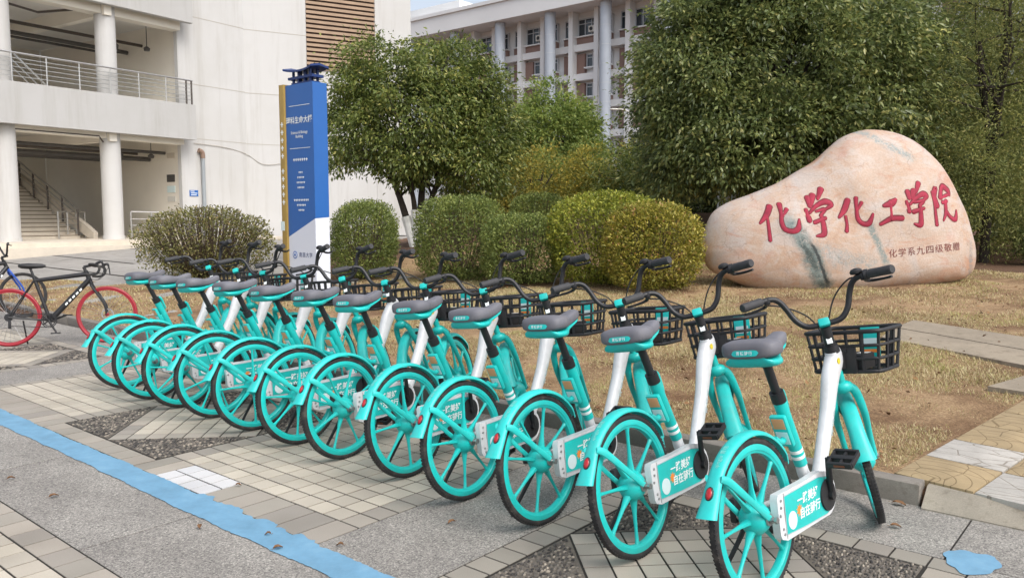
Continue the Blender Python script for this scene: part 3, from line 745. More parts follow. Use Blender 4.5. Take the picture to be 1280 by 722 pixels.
for k in range(40):
    a = 2 * math.pi * k / 40; rr = 1 + 0.10 * math.sin(3 * a + .4) + 0.06 * math.sin(7 * a) + rnd.uniform(-.03, .03)
    ring.append(UV(0.62 + 0.105 * rr * math.cos(a), 3.86 + 0.135 * rr * math.sin(a), 0.0035))
mb.add(ring, [tuple(range(40))])
tag(mb.build('paint_patch', MT['blue_line'], None, 0), 'small patch of pale blue paint near the kerb corner', 'paint patch')

# ------------------------------------------------------------------ kerb, ramp, stamped path, pads
kerb = empty('kerb', UV(1, 4.52)); tag(kerb, 'dark concrete kerb of long stones between plaza and lawn', 'kerb')
kerb['kind'] = 'structure'
def kerbline(u):     # the kerb bends away gently behind the road bikes
    return 4.52 + (0 if u < 9 else 0.004 * (u - 9) ** 2)
us_ = [0.965, 1.95, 2.93, 3.95, 4.93, 5.92, 6.9, 7.9, 8.9, 9.9, 10.85, 11.8, 12.8, 13.75, 14.7, 15.7, 16.7]
for i in range(len(us_) - 1):
    a, b_ = us_[i] + .005, us_[i + 1] - .005
    pa, pb = UV(a, kerbline(a)), UV(b_, kerbline(b_)); d = pb - pa
    mb = MB(); mb.box((0, 0, 0), (d.length, 0.12, 0.16), None, 0.012)
    o = mb.build('kerb_stone', MT['kerb'], kerb, 40)
    o.location = (pa + pb) / 2 + Vector((0, 0, 0.032 + rnd.uniform(-.004, .004))) - kerb.location
    o.rotation_euler = (0, 0, math.atan2(d.y, d.x))
mb = MB()
for (a, b_) in ((-0.1, 0.95), (-1.2, -0.11), (-2.4, -1.21)):
    fr = lambda x, y, d: UV(d, x, y)
    mb.prism([(4.42, -0.03), (4.42, 0.006), (4.535, 0.094), (4.60, 0.096), (4.60, -0.03)], a, b_, fr)
tag(mb.build('dropped_kerb', MT['ramp'], None, 20), 'pale sloping dropped kerb at the foot of the stamped path', 'dropped kerb', kind='structure')
path = empty('stamped_path', UV(1.0, 4.6, 0.1)); tag(path, 'stamped concrete path of white and tan squares leading up the lawn', 'path', kind='structure')
pd = (DV * 1.0 + DU * -0.172).normalized(); pr = Vector((pd.y, -pd.x, 0))
S_ = 0.405
PA = UV(1.135, 4.605)
for i in range(6):
    for j in range(5):
        c = PA + pd * (S_ * (i + .5)) + pr * (S_ * (j + .5))
        mb = MB(); mb.box((0, 0, 0), (S_ - .008, S_ - .008, 0.05), None, 0.004)
        kind = 'stamp_white' if (i + j) % 2 == 1 else 'stamp_tan'
        if i > 2 and j == 0: kind = 'stamp_tan'
        o = mb.build('stamped_tile', MT[kind], path, 40)
        zc = ground_z(c.x, c.y)
        o.location = c + Vector((0, 0, max(zc, .1) - 0.016)) - path.location
        o.rotation_euler = (R(1.9) * 1.0 * 0, 0, math.atan2(pd.y, pd.x))
        sl = math.atan(0.05)
        o.rotation_euler = (0, -sl, math.atan2(pd.y, pd.x))
def pad(name, pts, h, label):
    mb = MB()
    poly = [UV(u, v) for u, v in pts]
    zc = [zt(v) + h for u, v in pts]
    n = len(poly)
    vs_ = [Vector((p.x, p.y, z)) for p, z in zip(poly, zc)] + [Vector((p.x, p.y, z - 0.12)) for p, z in zip(poly, zc)]
    mb.add(vs_, [tuple(range(n)), tuple(range(2 * n - 1, n - 1, -1))] + [(i, n + i, n + (i + 1) % n, (i + 1) % n) for i in range(n)])
    return tag(mb.build(name, MT['pad'], None, 20), label, 'concrete slab')
pad('concrete_pad', [(2.22, 8.34), (-1.2, 6.60), (-1.2, 7.27), (2.25, 8.92)], 0.026, 'long weathered concrete slab lying in the lawn in front of the stone')
pad('concrete_pad', [(2.25, 8.95), (-1.2, 7.30), (-1.2, 7.98), (2.20, 9.48)], 0.026, 'rear weathered concrete slab, side by side with the long one in the lawn')
pad('concrete_pad', [(1.05, 6.80), (0.62, 6.72), (0.55, 7.35), (0.88, 7.30)], 0.026, 'small grey concrete slab where the lawn meets the stamped path')

# ------------------------------------------------------------------ the white building on the left
BO = Vector((-13.9, 28.0, 0.70)); D1 = Vector((0.545, 0.838, 0)).normalized(); NB = Vector((D1.y, -D1.x, 0))
bld = empty('white_building', BO); tag(bld, 'white rendered building with columns, open ground floor and balcony', 'building')
def BL(a, b, z): return D1 * a + NB * b + Vector((0, 0, z))       # local to the building's base
MB1 = Matrix((D1, NB, Vector((0, 0, 1)))).transposed()
def bbox(mb, a0, a1, b0, b1, z0, z1, bev=0.0):
    return mb.box(BL((a0 + a1) / 2, (b0 + b1) / 2, (z0 + z1) / 2), (abs(a1 - a0), abs(b1 - b0), abs(z1 - z0)), MB1, bev)
def bpart(name, mat, parent, *boxes, smooth=0, bev=0.0):
    mb = MB()
    for q in boxes: bbox(mb, *q, bev=bev)
    return mb.build(name, MT[mat], parent, smooth)
for a in (0.0, -3.42):
    mb = MB(); mb.lathe([(0.33, 0), (0.33, 3.8)], BL(a, 0, 0), None, 28); mb.lathe([(0.33, 4.9), (0.33, 8.0)], BL(a, 0, 0), None, 28)
    mb.lathe([(0.36, 0), (0.36, 0.12)], BL(a, 0, -0.0), None, 28)
    mb.build('column', MT['white_wall'], bld)
# floors and ceilings
bpart('floor_slab', 'soffit', bld, (-8.5, 2.9, -10, 0.55, 3.80, 4.20))  # slabs stop short on the left, out of view, so sky light reaches the bay
bpart('roof_slab', 'soffit', bld, (-8.5, 2.9, -10, 0.55, 8.0, 8.4))
bpart('terrace', 'stone_step', bld, (-20, 6.0, -12, 1.9, -0.6, 0.0))
bpart('terrace_step', 'stone_step', bld, (-20, 6.4, 1.903, 2.4, -0.6, -0.14))
for (z0, z1) in ((3.62, 4.90), (7.85, 9.6)):
    bpart('balcony_parapet', 'band_grey', bld, (-16, 3.02, 0.40, 0.60, z0, z1), (-16, 3.02, 0.604, 0.62, z0, z0 + 0.05))
for a in (-0.1, -3.85):
    for z in (3.35, 7.55): bpart('beam', 'cream_wall', bld, (a - 0.13, a + 0.13, -10, 0.39, z, z + 0.45))
bpart('edge_beam', 'cream_wall', bld, (-16, 2.75, -0.25, 0.22, 3.45, 3.799)); bpart('edge_beam', 'cream_wall', bld, (-16, 2.75, -0.25, 0.22, 7.6, 7.999))
# side wall of the open bay, back walls, right hand facade
bpart('bay_side_wall', 'cream_wall', bld, (2.903, 3.15, -10, -0.203, 0, 8.0))
bpart('bay_back_wall', 'cream_wall', bld, (0.3, 2.9, -10.2, -10.003, 0, 8.0))  # shortened where unseen, leaving the back open for sky light
bpart('bay_wall', 'cream_wall', bld, (-3.6, 0.6, -8.2, -8.0, 0, 3.79), (-9.0, -2.0, -7.2, -7.0, 4.2, 8.0))
w0 = bpart('wall', 'white_wall', bld, (2.75, 5.75, -0.2, 0.0, -0.05, 17))
# second stretch turns towards the lawn
C2 = BL(5.75, 0, 0); D2 = Vector((0.88, 0.475, 0)).normalized(); N2 = Vector((D2.y, -D2.x, 0)); M2 = Matrix((D2, N2, Vector((0, 0, 1)))).transposed()
def WL(a, b, z): return C2 + D2 * a + N2 * b + Vector((0, 0, z))
def wbox(name, mat, par, a0, a1, b0, b1, z0, z1):
    mb = MB(); mb.box(WL((a0 + a1) / 2, (b0 + b1) / 2, (z0 + z1) / 2), (a1 - a0, b1 - b0, z1 - z0), M2); return mb.build(name, MT[mat], par, 0)
wbox('wall', 'white_wall', bld, -0.05, 2.52, -0.2, 0.0, -0.05, 17)
wbox('wall', 'white_wall', bld, 2.523, 5.5, -0.24, -0.02, -0.05, 6.9)
wbox('wall', 'white_wall', bld, 5.503, 7.15, -6.5, 0.0, -0.05, 17)
# horizontal grooves of the render, and a slack cable
for z in (3.72, 5.75, 8.25):
    mb = MB(); bbox(mb, 2.76, 5.74, 0.0005, 0.006, z, z + 0.022); mb.build('groove', MT['joint'], w0, 0)
    wbox('groove', 'joint', bld, 0.0, 2.5, 0.0005, 0.006, z - 0.02, z + 0.002)
mb = MB(); mb.tube(smooth_path([BL(3.3, .03, 3.55), BL(4.6, .03, 3.5), BL(5.7, .03, 3.3), WL(.7, .03, 2.9), WL(2.0, .03, 3.05), WL(4, .03, 3.1)]), 0.012, 5)
mb.build('cable', MT['joint'], bld)
# louvred window
lou = wbox('louvre', 'louvre_back', bld, 2.55, 5.48, -0.2, -0.1, 6.9, 17)
for k in range(34):
    z = 6.95 + k * 0.19
    mb = MB(); Mt = M2 @ Matrix.Rotation(R(-12), 3, 'X')
    mb.box(WL(4.0, 0.02, z), (2.95, 0.05, 0.11), Mt); mb.build('slat', MT['louvre'], lou, 0)
# down pipe with rusty elbow, and blue wall sign
mb = MB(); mb.tube([BL(3.62, .10, 0), BL(3.62, .10, 3.05)], 0.07, 12); dp = mb.build('down_pipe', MT['grey_pipe'], bld)
mb = MB(); mb.tube(smooth_path([BL(3.62, .10, 3.0), BL(3.60, .10, 3.22), BL(3.45, .08, 3.3)]), 0.085, 12); mb.build('elbow', MT['copper'], dp)
s_ = bpart('wall_plate', 'sign_blue', bld, (3.05, 3.42, 0.003, 0.02, 1.55, 1.78))
for k, (x0, x1) in enumerate(((3.08, 3.26), (3.10, 3.38), (3.10, 3.34))):
    mb = MB(); bbox(mb, x0, x1, 0.021, 0.023, 1.725 - k * .07, 1.75 - k * .07); mb.build('plate_print', MT['white_print'], s_, 0)
# notices on the bay wall
for (b0, z0, z1, mt) in ((-0.85, 2.1, 2.38, 'pipe_dark'), (-0.85, 1.70, 1.95, 'paper'), (-0.85, 1.35, 1.55, 'cap'), (-0.8, 3.0, 3.2, 'stone_step')):
    bpart('notice', mt, bld, (2.88, 2.902, b0 - 0.28, b0 + 0.2, z0, z1))
bpart('wall_box', 'pipe_dark', bld, (0.62, 0.75, -7.0, -6.4, 0.0, 1.7))
# pipes under the ceilings
for (b, z, r_, mt) in ((-1.2, 3.2, .06, 'pipe_dark'), (-2.2, 3.0, .09, 'pipe_dark'), (-3.0, 3.25, .05, 'dark_rail'), (-4.2, 3.05, .10, 'pipe_dark'), (-5.2, 3.2, .06, 'pipe_dark'), (-2.4, 7.35, .06, 'dark_rail'), (-3.4, 7.2, .08, 'pipe_dark'), (-4.6, 7.3, .05, 'pipe_dark')):
    mb = MB(); mb.tube([BL(-12, b, z), BL(2.88, b, z)], r_, 8); mb.build('ceiling_pipe', MT[mt], bld)
for (a, b) in ((2.5, -1.5), (1.9, -2.6), (2.3, -3.4), (1.5, -1.9)):
    for z in (7.0, 3.0):
        mb = MB(); mb.lathe([(.10, 0), (.12, .10), (.05, .16)], BL(a, b, z), None, 10); mb.tube([BL(a, b, z + .15), BL(a, b, z + .9)], .015, 5); mb.build('hanging_lamp', MT['pipe_dark'], bld)
mb = MB(); mb.tube([BL(-3.5, .1, 7.75), BL(-3.5, .1, 7.35), BL(-2.0, -.4, 7.35), BL(-.5, -.2, 7.75)], .04, 8); mb.build('loose_pipe', MT['dark_rail'], bld); mb = MB(); mb.tube([BL(-3.3, .2, 3.74), BL(-3.3, .2, 3.5), BL(-.5, .2, 3.5), BL(-.35, .2, 3.3)], .03, 8); mb.build('loose_pipe', MT['dark_rail'], bld)
# balcony railing
rl = empty('railing'); rl.parent = bld
mb = MB(); mb.tube([BL(-4.6, .5, 5.78), BL(2.98, .5, 5.78)], .032, 8); mb.build('top_rail', MT['stainless'], rl)
for z in (5.08, 5.22, 5.36, 5.50, 5.62):
    mb = MB(); mb.tube([BL(-4.6, .5, z), BL(2.95, .5, z)], .014, 6); mb.build('rail', MT['stainless'], rl)
for k in range(8):
    a = -4.35 + k * 1.04
    mb = MB(); mb.tube([BL(a, .5, 4.89), BL(a, .5, 5.76)], .024, 8); mb.build('post', MT['stainless'], rl)
mb = MB()
for a in (2.72, 2.94): mb.tube([BL(a, .5, 4.89), BL(a, .5, 5.76)], .035, 8)
mb.build('end_post', MT['dark_rail'], rl)
# upper stair seen through the opening
mb = MB(); mb.tube([BL(-3.2, -.7, 6.45), BL(-1.55, -1.0, 5.15)], .035, 6); mb.tube([BL(-3.2, -.7, 6.2), BL(-1.55, -1.0, 4.9)], .02, 6); mb.tube([BL(-3.2, -.7, 5.95), BL(-1.55, -1.0, 4.65)], .02, 6); mb.build('inner_handrail', MT['stainless'], bld)
bpart('low_wall', 'stone_step', bld, (-6, -1.5, -4.2, -4.0, 4.2, 5.5))
# ground floor staircase: climbs away to the left
sx = Vector((-0.80, 0.60, 0)); sy = Vector((-0.60, -0.80, 0))
SB = Vector((-14.93, 28.6, 0.70)) - BO
stair = empty('staircase'); stair.parent = bld
for k in range(16):
    mb = MB(); Ms = Matrix((sx, sy, Vector((0, 0, 1)))).transposed()
    mb.box(SB + sx * (k * .36 + .18 + .9) + sy * 1.75 + Vector((0, 0, (k + 1) * .147 / 2)), (.36 if k else .36, 3.4, (k + 1) * .147), Ms)
    so = mb.build('step', MT['stone_step'], stair, 0)
    mb = MB(); mb.box(SB + sx * (k * .36 + .9 - .006) + sy * 1.75 + Vector((0, 0, (k + 1) * .147 - .035)), (.02, 3.40, .03), Ms); mb.build('nosing', MT['nosing'], stair, 0)
mb = MB()
Ms = Matrix((sx, sy, Vector((0, 0, 1)))).transposed()
fr = lambda x, y, d: SB + sx * x + sy * d + Vector((0, 0, y))
mb.prism([(0.0, 0.0), (0.35, 0.0), (6.9, 2.4), (6.9, 2.85), (0.5, 0.45), (0.0, 0.22)], -0.16, 0.0, fr); mb.build('stringer', MT['stone_step'], stair, 0)
hr = empty('handrail'); hr.parent = stair
for dz, r_ in ((1.05, .035), (.85, .014), (.65, .014), (.45, .014)):
    mb = MB(); mb.tube([SB + sx * .9 + sy * .1 + Vector((0, 0, dz)), SB + sx * 6.7 + sy * .1 + Vector((0, 0, dz + 2.35))], r_, 8)
    mb.build('rail', MT['stainless'], stair)
for k in range(6):
    t = k / 5
    p = SB + sx * (.9 + 5.8 * t) + sy * .1 + Vector((0, 0, 2.35 * t + .1)); mb = MB(); mb.tube([p, p + Vector((0, 0, .95))], .035, 8); mb.build('post', MT['dark_rail'], stair)
bpy.data.objects.remove(hr)
def low_rail(p0, p1, n, name):
    r0 = empty(name); r0.parent = bld
    for dz in (.95, .7, .48, .26):
        mb = MB(); mb.tube([p0 + Vector((0, 0, dz)), p1 + Vector((0, 0, dz))], .03 if dz > .9 else .014, 8); mb.build('rail', MT['stainless'], r0)
    for k in range(n):
        p = p0.lerp(p1, k / (n - 1)); mb = MB(); mb.tube([p, p + Vector((0, 0, .95))], .03, 8); mb.build('post', MT['stainless'], r0)
low_rail(BL(0.35, .5, 0), BL(3.2, .9, -0.05), 5, 'ramp_rail')
low_rail(BL(-0.9, -1.9, 0), BL(.6, -2.9, 0), 4, 'landing_rail')

# ------------------------------------------------------------------ far office block
FO = Vector((4.4, 92.0, 0.6)); FX = -DU; FN = Vector((-DV.x, -DV.y, 0)); MF = Matrix((FX, FN, Vector((0, 0, 1)))).transposed()
far = empty('office_block', FO); tag(far, 'long office block with grey round columns and deep white roof edge', 'building')
def fb(mb, a0, a1, b0, b1, z0, z1):
    return mb.box(FX * ((a0 + a1) / 2) + FN * ((b0 + b1) / 2) + Vector((0, 0, (z0 + z1) / 2)), (a1 - a0, b1 - b0, z1 - z0), MF)
def fpart(name, mat, par, *bs):
    mb = MB()
    for q in bs: fb(mb, *q)
    return mb.build(name, MT[mat], par, 0)
BAY = 7.4
A0, A1 = -26.0, 52.0
fpart('roof_edge', 'far_white', far, (A0, A1, -16, 1.4, 23.5, 25.5)); fpart('roof_lip', 'far_white', far, (A0 - .1, A1, -16, 1.6, 25.503, 25.9))
fpart('rooftop_block', 'far_white', far, (-32, -17, -14, -3, 23.6, 28.4))
fpart('back_wall', 'far_white', far, (A0, A1, -16, -2.2, 0, 23.497))
fpart('side_wing', 'far_white', far, (-40, A0 - .003, -16, 0.5, 0, 23.0))
for k in range(-3, 7):
    mb = MB(); mb.lathe([(.62, 0), (.62, 23.49)], FX * (k * BAY) + FN * 0.2, None, 22); c_ = mb.build('column', MT['far_grey'], far)
    for z in range(9, 24, 2):
        mb = MB(); mb.lathe([(.628, 0), (.628, .05)], FX * (k * BAY) + FN * 0.2 + Vector((0, 0, z)), None, 22); mb.build('column_joint', MT['far_frame'], c_)
FLO = [19.6, 16.4, 13.2, 10.0, 6.8, 3.6]
for z in FLO: fpart('floor_band', 'far_white', far, (A0, A1, -2.197, -1.3, z - 0.45, z + 0.28))
for k in range(-3, 6):
    x0 = k * BAY
    for f in (0.27, 0.73): fpart('pilaster', 'far_white', far, (x0 + f * BAY - .28, x0 + f * BAY + .28, -2.19, -0.9, 0, 23.49))
    for i, z in enumerate(FLO[:5]):
        hw = 3.2 if i else 3.9
        # wide window between pilasters, narrow ones beside
        for j, (fa, fbn) in enumerate(((0.31, 0.69), (0.77, 0.93), (0.07, 0.23))):
            a0, a1 = x0 + fa * BAY, x0 + fbn * BAY
            zs = z + 1.25 if i == 0 else z + 1.0
            zt_ = z + hw - 0.7
            wa0 = a0 if (i == 0 or j) else a0 + (a1 - a0) * .42
            if j == 2 and i: 
                fpart('brown_panel', 'far_brown', far, (a0, a1, -2.18, -1.75, z + .28, zt_)); continue
            fpart('brown_panel', 'far_brown', far, (a0, a1, -2.18, -1.75, z + .283, zs - .15) if i == 0 or j else (a0, wa0 - .1, -2.18, -1.75, z + .283, zt_))
            fpart('sill', 'far_white', far, (wa0 - .05, a1 + .05, -2.17, -1.5, zs - .147, zs - .01))
            wn = fpart('window', 'far_frame', far, (wa0, a1, -2.15, -1.95, zt_ - .12, zt_), (wa0, a1, -2.15, -1.95, zs, zs + .1), (wa0, wa0 + .1, -2.14, -1.94, zs + .1, zt_ - .12), (a1 - .1, a1, -2.14, -1.94, zs + .1, zt_ - .12))
            npn = 3 if a1 - wa0 > 2 else 2 if a1 - wa0 > 1.3 else 1
            ww = (a1 - wa0 - .2) / npn
            fpart('mullion', 'far_frame', wn, *[(wa0 + .1 + q * ww - .04, wa0 + .1 + q * ww + .04, -2.12, -1.96, zs + .1, zt_ - .12) for q in range(1, npn)], (wa0 + .1, a1 - .1, -2.11, -1.97, zs + (zt_ - zs) * .68, zs + (zt_ - zs) * .68 + .07)) 
            for q in range(npn):
                fpart('pane', 'glass', wn, (wa0 + .1 + q * ww, wa0 + .1 + (q + 1) * ww, -2.09, -2.06, zs + .1, zt_ - .12))
    if k in (0, -1):
        ac = fpart('air_conditioner', 'cap', far, (x0 + .55 * BAY, x0 + .55 * BAY + .9, -1.9, -1.4, 21.1, 21.75))
        mb = MB(); mb.lathe([(.22, 0), (.22, .02)], FX * (x0 + .55 * BAY + .35) + FN * -1.395 + Vector((0, 0, 21.42)), MF @ Matrix.Rotation(R(-90), 3, 'X'), 14); mb.build('fan', MT['black_plastic'], ac)

# ------------------------------------------------------------------ sign pylon
SO = Vector((-3.29, 13.0, 0)); SO.z = ground_z(SO.x, SO.y) - 0.05
SX = Vector((math.sin(R(48)), -math.cos(R(48)), 0)); SN = Vector((-math.cos(R(48)), -math.sin(R(48)), 0))   # along the lettered face, and its outward normal
SX = Vector((math.sin(R(50)), -math.cos(R(50)), 0)); SN = Vector((SX.y, -SX.x, 0))
sign = empty('sign_pylon', SO); tag(sign, 'tall blue and white sign pylon with gold edge and small pavilion top', 'sign')
MS = Matrix((SX, SN, Vector((0, 0, 1)))).transposed()
def SL(a, b, z): return SX * a + SN * b + Vector((0, 0, z))
WF, DF, HS = 0.72, 0.27, 3.37     # face width, depth, height
def sbox(mb, a0, a1, b0, b1, z0, z1, bev=0): return mb.box(SL((a0 + a1) / 2, (b0 + b1) / 2, (z0 + z1) / 2), (a1 - a0, b1 - b0, z1 - z0), MS, bev)
zd0, zd1, zd2 = 0.95, 1.25, 1.27
fr = lambda x, y, d: SL(x, d, y)
mb = MB()
mb.add([SL(-WF / 2, DF / 2, zd0), SL(WF / 2, DF / 2, zd1), SL(WF / 2, -DF / 2, zd2), SL(-WF / 2, -DF / 2, zd0), SL(-WF / 2, DF / 2, HS), SL(WF / 2, DF / 2, HS), SL(WF / 2, -DF / 2, HS), SL(-WF / 2, -DF / 2, HS)],
       [(0, 1, 5, 4), (1, 2, 6, 5), (2, 3, 7, 6), (3, 0, 4, 7), (4, 5, 6, 7), (3, 2, 1, 0)])
mb.build('blue_panel', MT['sign_blue'], sign, 0)
e = .001
mb = MB()
mb.add([SL(-WF / 2, DF / 2, 0), SL(WF / 2, DF / 2, 0), SL(WF / 2, -DF / 2, 0), SL(-WF / 2, -DF / 2, 0), SL(-WF / 2, DF / 2, zd0 - e), SL(WF / 2, DF / 2, zd1 - e), SL(WF / 2, -DF / 2, zd2 - e), SL(-WF / 2, -DF / 2, zd0 - e)],
       [(0, 1, 5, 4), (1, 2, 6, 5), (2, 3, 7, 6), (3, 0, 4, 7), (4, 5, 6, 7), (3, 2, 1, 0)])
wp = mb.build('white_panel', MT['sign_white'], sign, 0)
mb = MB(); sbox(mb, -WF / 2 - .135, -WF / 2 - .002, -.07, DF / 2 + .035, 0, HS + .02, .006); gs_ = mb.build('gold_edge', MT['sign_gold'], sign, 40)
FA = lambda cx, cz: (lambda x, y: SL(cx + x, DF / 2 + .004, cz + y))
def slabel(name, s, size, cx, cz, par, mat='white_print', sp=1.0, bold=0.0):
    me = text_mesh(s, size, FA(cx, cz), sp, bold); return mkobj(name, me, MT[mat], par)
slabel('lettering', '理科生命大楼', 0.116, -0.01, 2.80, sign, bold=.0022)
slabel('lettering', 'Science & Biology\nBuilding', 0.062, -0.01, 2.58, sign, bold=.0008)
for z in (3.03, 2.36):
    mb = MB(); sbox(mb, -.27, .27, DF / 2 + .001, DF / 2 + .004, z, z + .008); mb.build('rule', MT['white_print'], sign, 0)
# rows of small print, too small to read in the photograph: marks of the size of the characters
for (z, n, s_) in ((2.18, 7, .050), (1.98, 3, .034), (1.90, 5, .034), (1.82, 6, .034), (1.74, 5, .034), (1.54, 9, .040), (1.46, 6, .036), (1.38, 4, .036)):
    mb = MB()
    for k in range(n):
        x = (k - (n - 1) / 2) * s_ * 1.12
        sbox(mb, x - s_ * .42, x + s_ * .42, DF / 2 + .001, DF / 2 + .003, z, z + s_ * .28); sbox(mb, x - s_ * .12, x + s_ * .16, DF / 2 + .001, DF / 2 + .0032, z - s_ * .4, z + s_ * .5)
    mb.build('small_print', MT['white_print'], sign, 0)
for k in range(10):
    mb = MB(); z = 2.75 - k * .125 - (.12 if k > 4 else 0); a = -WF / 2 - .068
    sbox(mb, a - .035, a + .035, DF / 2 + .036, DF / 2 + .038, z, z + .018); sbox(mb, a - .01, a + .012, DF / 2 + .036, DF / 2 + .0384, z - .035, z + .045); mb.build('edge_print', MT['white_print'], gs_, 0)
mb = MB(); sbox(mb, -WF / 2 - .16, -WF / 2 - .06, DF / 2 + .036, DF / 2 + .040, 1.05, 1.2); mb.build('paper_slip', MT['paper'], gs_, 0)
mb = MB(); mb.lathe([(.060, 0), (.060, .003)], SL(-.20, DF / 2 + .001, .66), MS @ Matrix.Rotation(R(-90), 3, 'X'), 26); mb.build('emblem', MT['sign_blue'], wp)
mb = MB(); mb.lathe([(.046, 0), (.046, .004)], SL(-.20, DF / 2 + .001, .66), MS @ Matrix.Rotation(R(-90), 3, 'X'), 26); mb.build('emblem_ring', MT['sign_white'], wp)
mb = MB(); sbox(mb, -.222, -.208, DF / 2 + .002, DF / 2 + .007, .635, .685); sbox(mb, -.192, -.178, DF / 2 + .002, DF / 2 + .007, .635, .685); sbox(mb, -.208, -.192, DF / 2 + .002, DF / 2 + .0065, .652, .668); mb.build('emblem_mark', MT['sign_blue'], wp, 0)
slabel('lettering', '南昌大学', 0.085, .09, .66, wp, 'sign_navy', 1.15)
# pavilion on top: posts, two beams, upturned roof
pav = empty('pavilion_top'); pav.parent = sign
for a in (-.22, -.08, .08, .22):
    for b in (-.07, .07):
        mb = MB(); sbox(mb, a - .016, a + .016, b - .016, b + .016, HS, HS + .22); mb.build('post', MT['sign_navy'], pav, 0)
mb = MB(); sbox(mb, -.32, .32, -.11, .11, HS + .085, HS + .125); mb.build('beam', MT['sign_navy'], pav, 0)
mb = MB(); n = 12; vs_ = []
for i in range(n + 1):
    x = -1 + 2 * i / n
    zc = HS + .215 + .045 * abs(x) ** 2.4
    for (b, dz) in ((-.15, .0), (0, .035), (.15, .0), (.15, -.03), (0, .0), (-.15, -.03)): vs_.append(SL(x * .37, b * (1 + .15 * abs(x) ** 3), zc + dz))
fs_ = [(i * 6 + k, i * 6 + (k + 1) % 6, (i + 1) * 6 + (k + 1) % 6, (i + 1) * 6 + k) for i in range(n) for k in range(6)] + [tuple(range(6)), tuple(n * 6 + k for k in range(6))]
mb.add(vs_, fs_); mb.build('roof', MT['sign_navy'], pav, 30)
mb = MB(); sbox(mb, -.26, .26, -.09, .09, HS + .001, HS + .035); mb.build('base', MT['sign_navy'], pav, 0)

# ------------------------------------------------------------------ inscribed stone
RO = Vector((4.98, 12.05, 0.0)); KR = 0.01212     # metres for one hundredth of the outline's units
out = [(882, 315), (885, 291), (894, 268), (913, 254), (940, 243), (973, 230), (999, 214), (1022, 201), (1042, 184), (1058, 171), (1078, 163), (1098, 161), (1122, 165), (1150, 179), (1173, 200), (1192, 228), (1204, 256), (1212, 283), (1217, 305), (1216, 326), (1209, 341), (1192, 350), (1150, 356), (1100, 362), (1050, 367), (1000, 371), (962, 368), (930, 356), (902, 344), (888, 332)]
pts = [Vector(((x - 1053.6) * KR, 0, 1.5 + (270 - y) * KR)) for x, y in out]
pts = smooth_path(pts + [pts[0]], 5)[:-1]
ctr = Vector((0.05, 0, 1.15)); NRG = 26; npn = len(pts)
from mathutils import noise as mnoise
vs_ = []; fs_ = []
def rk(s, side):
    p = 3.2
    return (0.46 if side < 0 else 0.55) * (max(0.0, 1 - s ** p)) ** (1 / 1.9) * side
layers = [(math.sin(k / NRG * math.pi / 2), -1) for k in range(1, NRG + 1)] + [(math.sin(k / NRG * math.pi / 2), 1) for k in range(NRG - 1, 0, -1)]
for (s, side) in layers:
    for q in pts:
        d = q - ctr
        p = ctr + d * s
        y = rk(s, side)
        p = Vector((p.x, y, p.z))
        # lean the face back towards the top and undercut the lower left
        p.y += 0.18 * (p.z - 1.0)
        p.y += 0.16 * max(0, -0.9 - p.x) ** 1.3 + 0.5 * max(0, 0.62 - p.z) ** 1.5 * (1 if p.x < 0 else .4)
        nn = mnoise.noise(p * 1.3) * 0.05 + mnoise.noise(p * 3.7) * 0.014
        vs_.append(p + Vector((0, nn * (1 if s < .97 else .3), 0)) + d.normalized() * (0.02 * mnoise.noise(p * 2.1) if s > .8 else 0))
L_ = len(layers)
for i in range(L_ - 1):
    for k in range(npn): fs_.append((i * npn + k, i * npn + (k + 1) % npn, (i + 1) * npn + (k + 1) % npn, (i + 1) * npn + k))
c0 = len(vs_); vs_.append(Vector((ctr.x, rk(0, -1) + .18 * .15, ctr.z))); vs_.append(Vector((ctr.x, rk(0, 1), ctr.z)))
for k in range(npn): fs_.append((c0, (k + 1) % npn, k)); fs_.append((c0 + 1, (L_ - 1) * npn + k, (L_ - 1) * npn + (k + 1) % npn))
mb = MB(); mb.add(vs_, fs_)
rock = mb.build('inscribed_stone', MT['rock'], None, 60, RO)
tag(rock, 'large cream and pink boulder with red carved characters on the lawn', 'boulder')
bvh = BVHTree.FromPolygons([tuple(q) for q in vs_], fs_)
RVIEW = Vector((-RO.x, -RO.y, 0)).normalized()
def on_rock(px, py, lift):
    """a point of the inscription's plan (in outline units) dropped square on to the face"""
    x, z = (px - 1053.6) * KR, 1.5 + (270 - py) * KR
    h = bvh.ray_cast(Vector((x, -4, z)), Vector((0, 1, 0)))
    y = h[0].y if h[0] is not None else 0
    return Vector((x, y - lift, z))
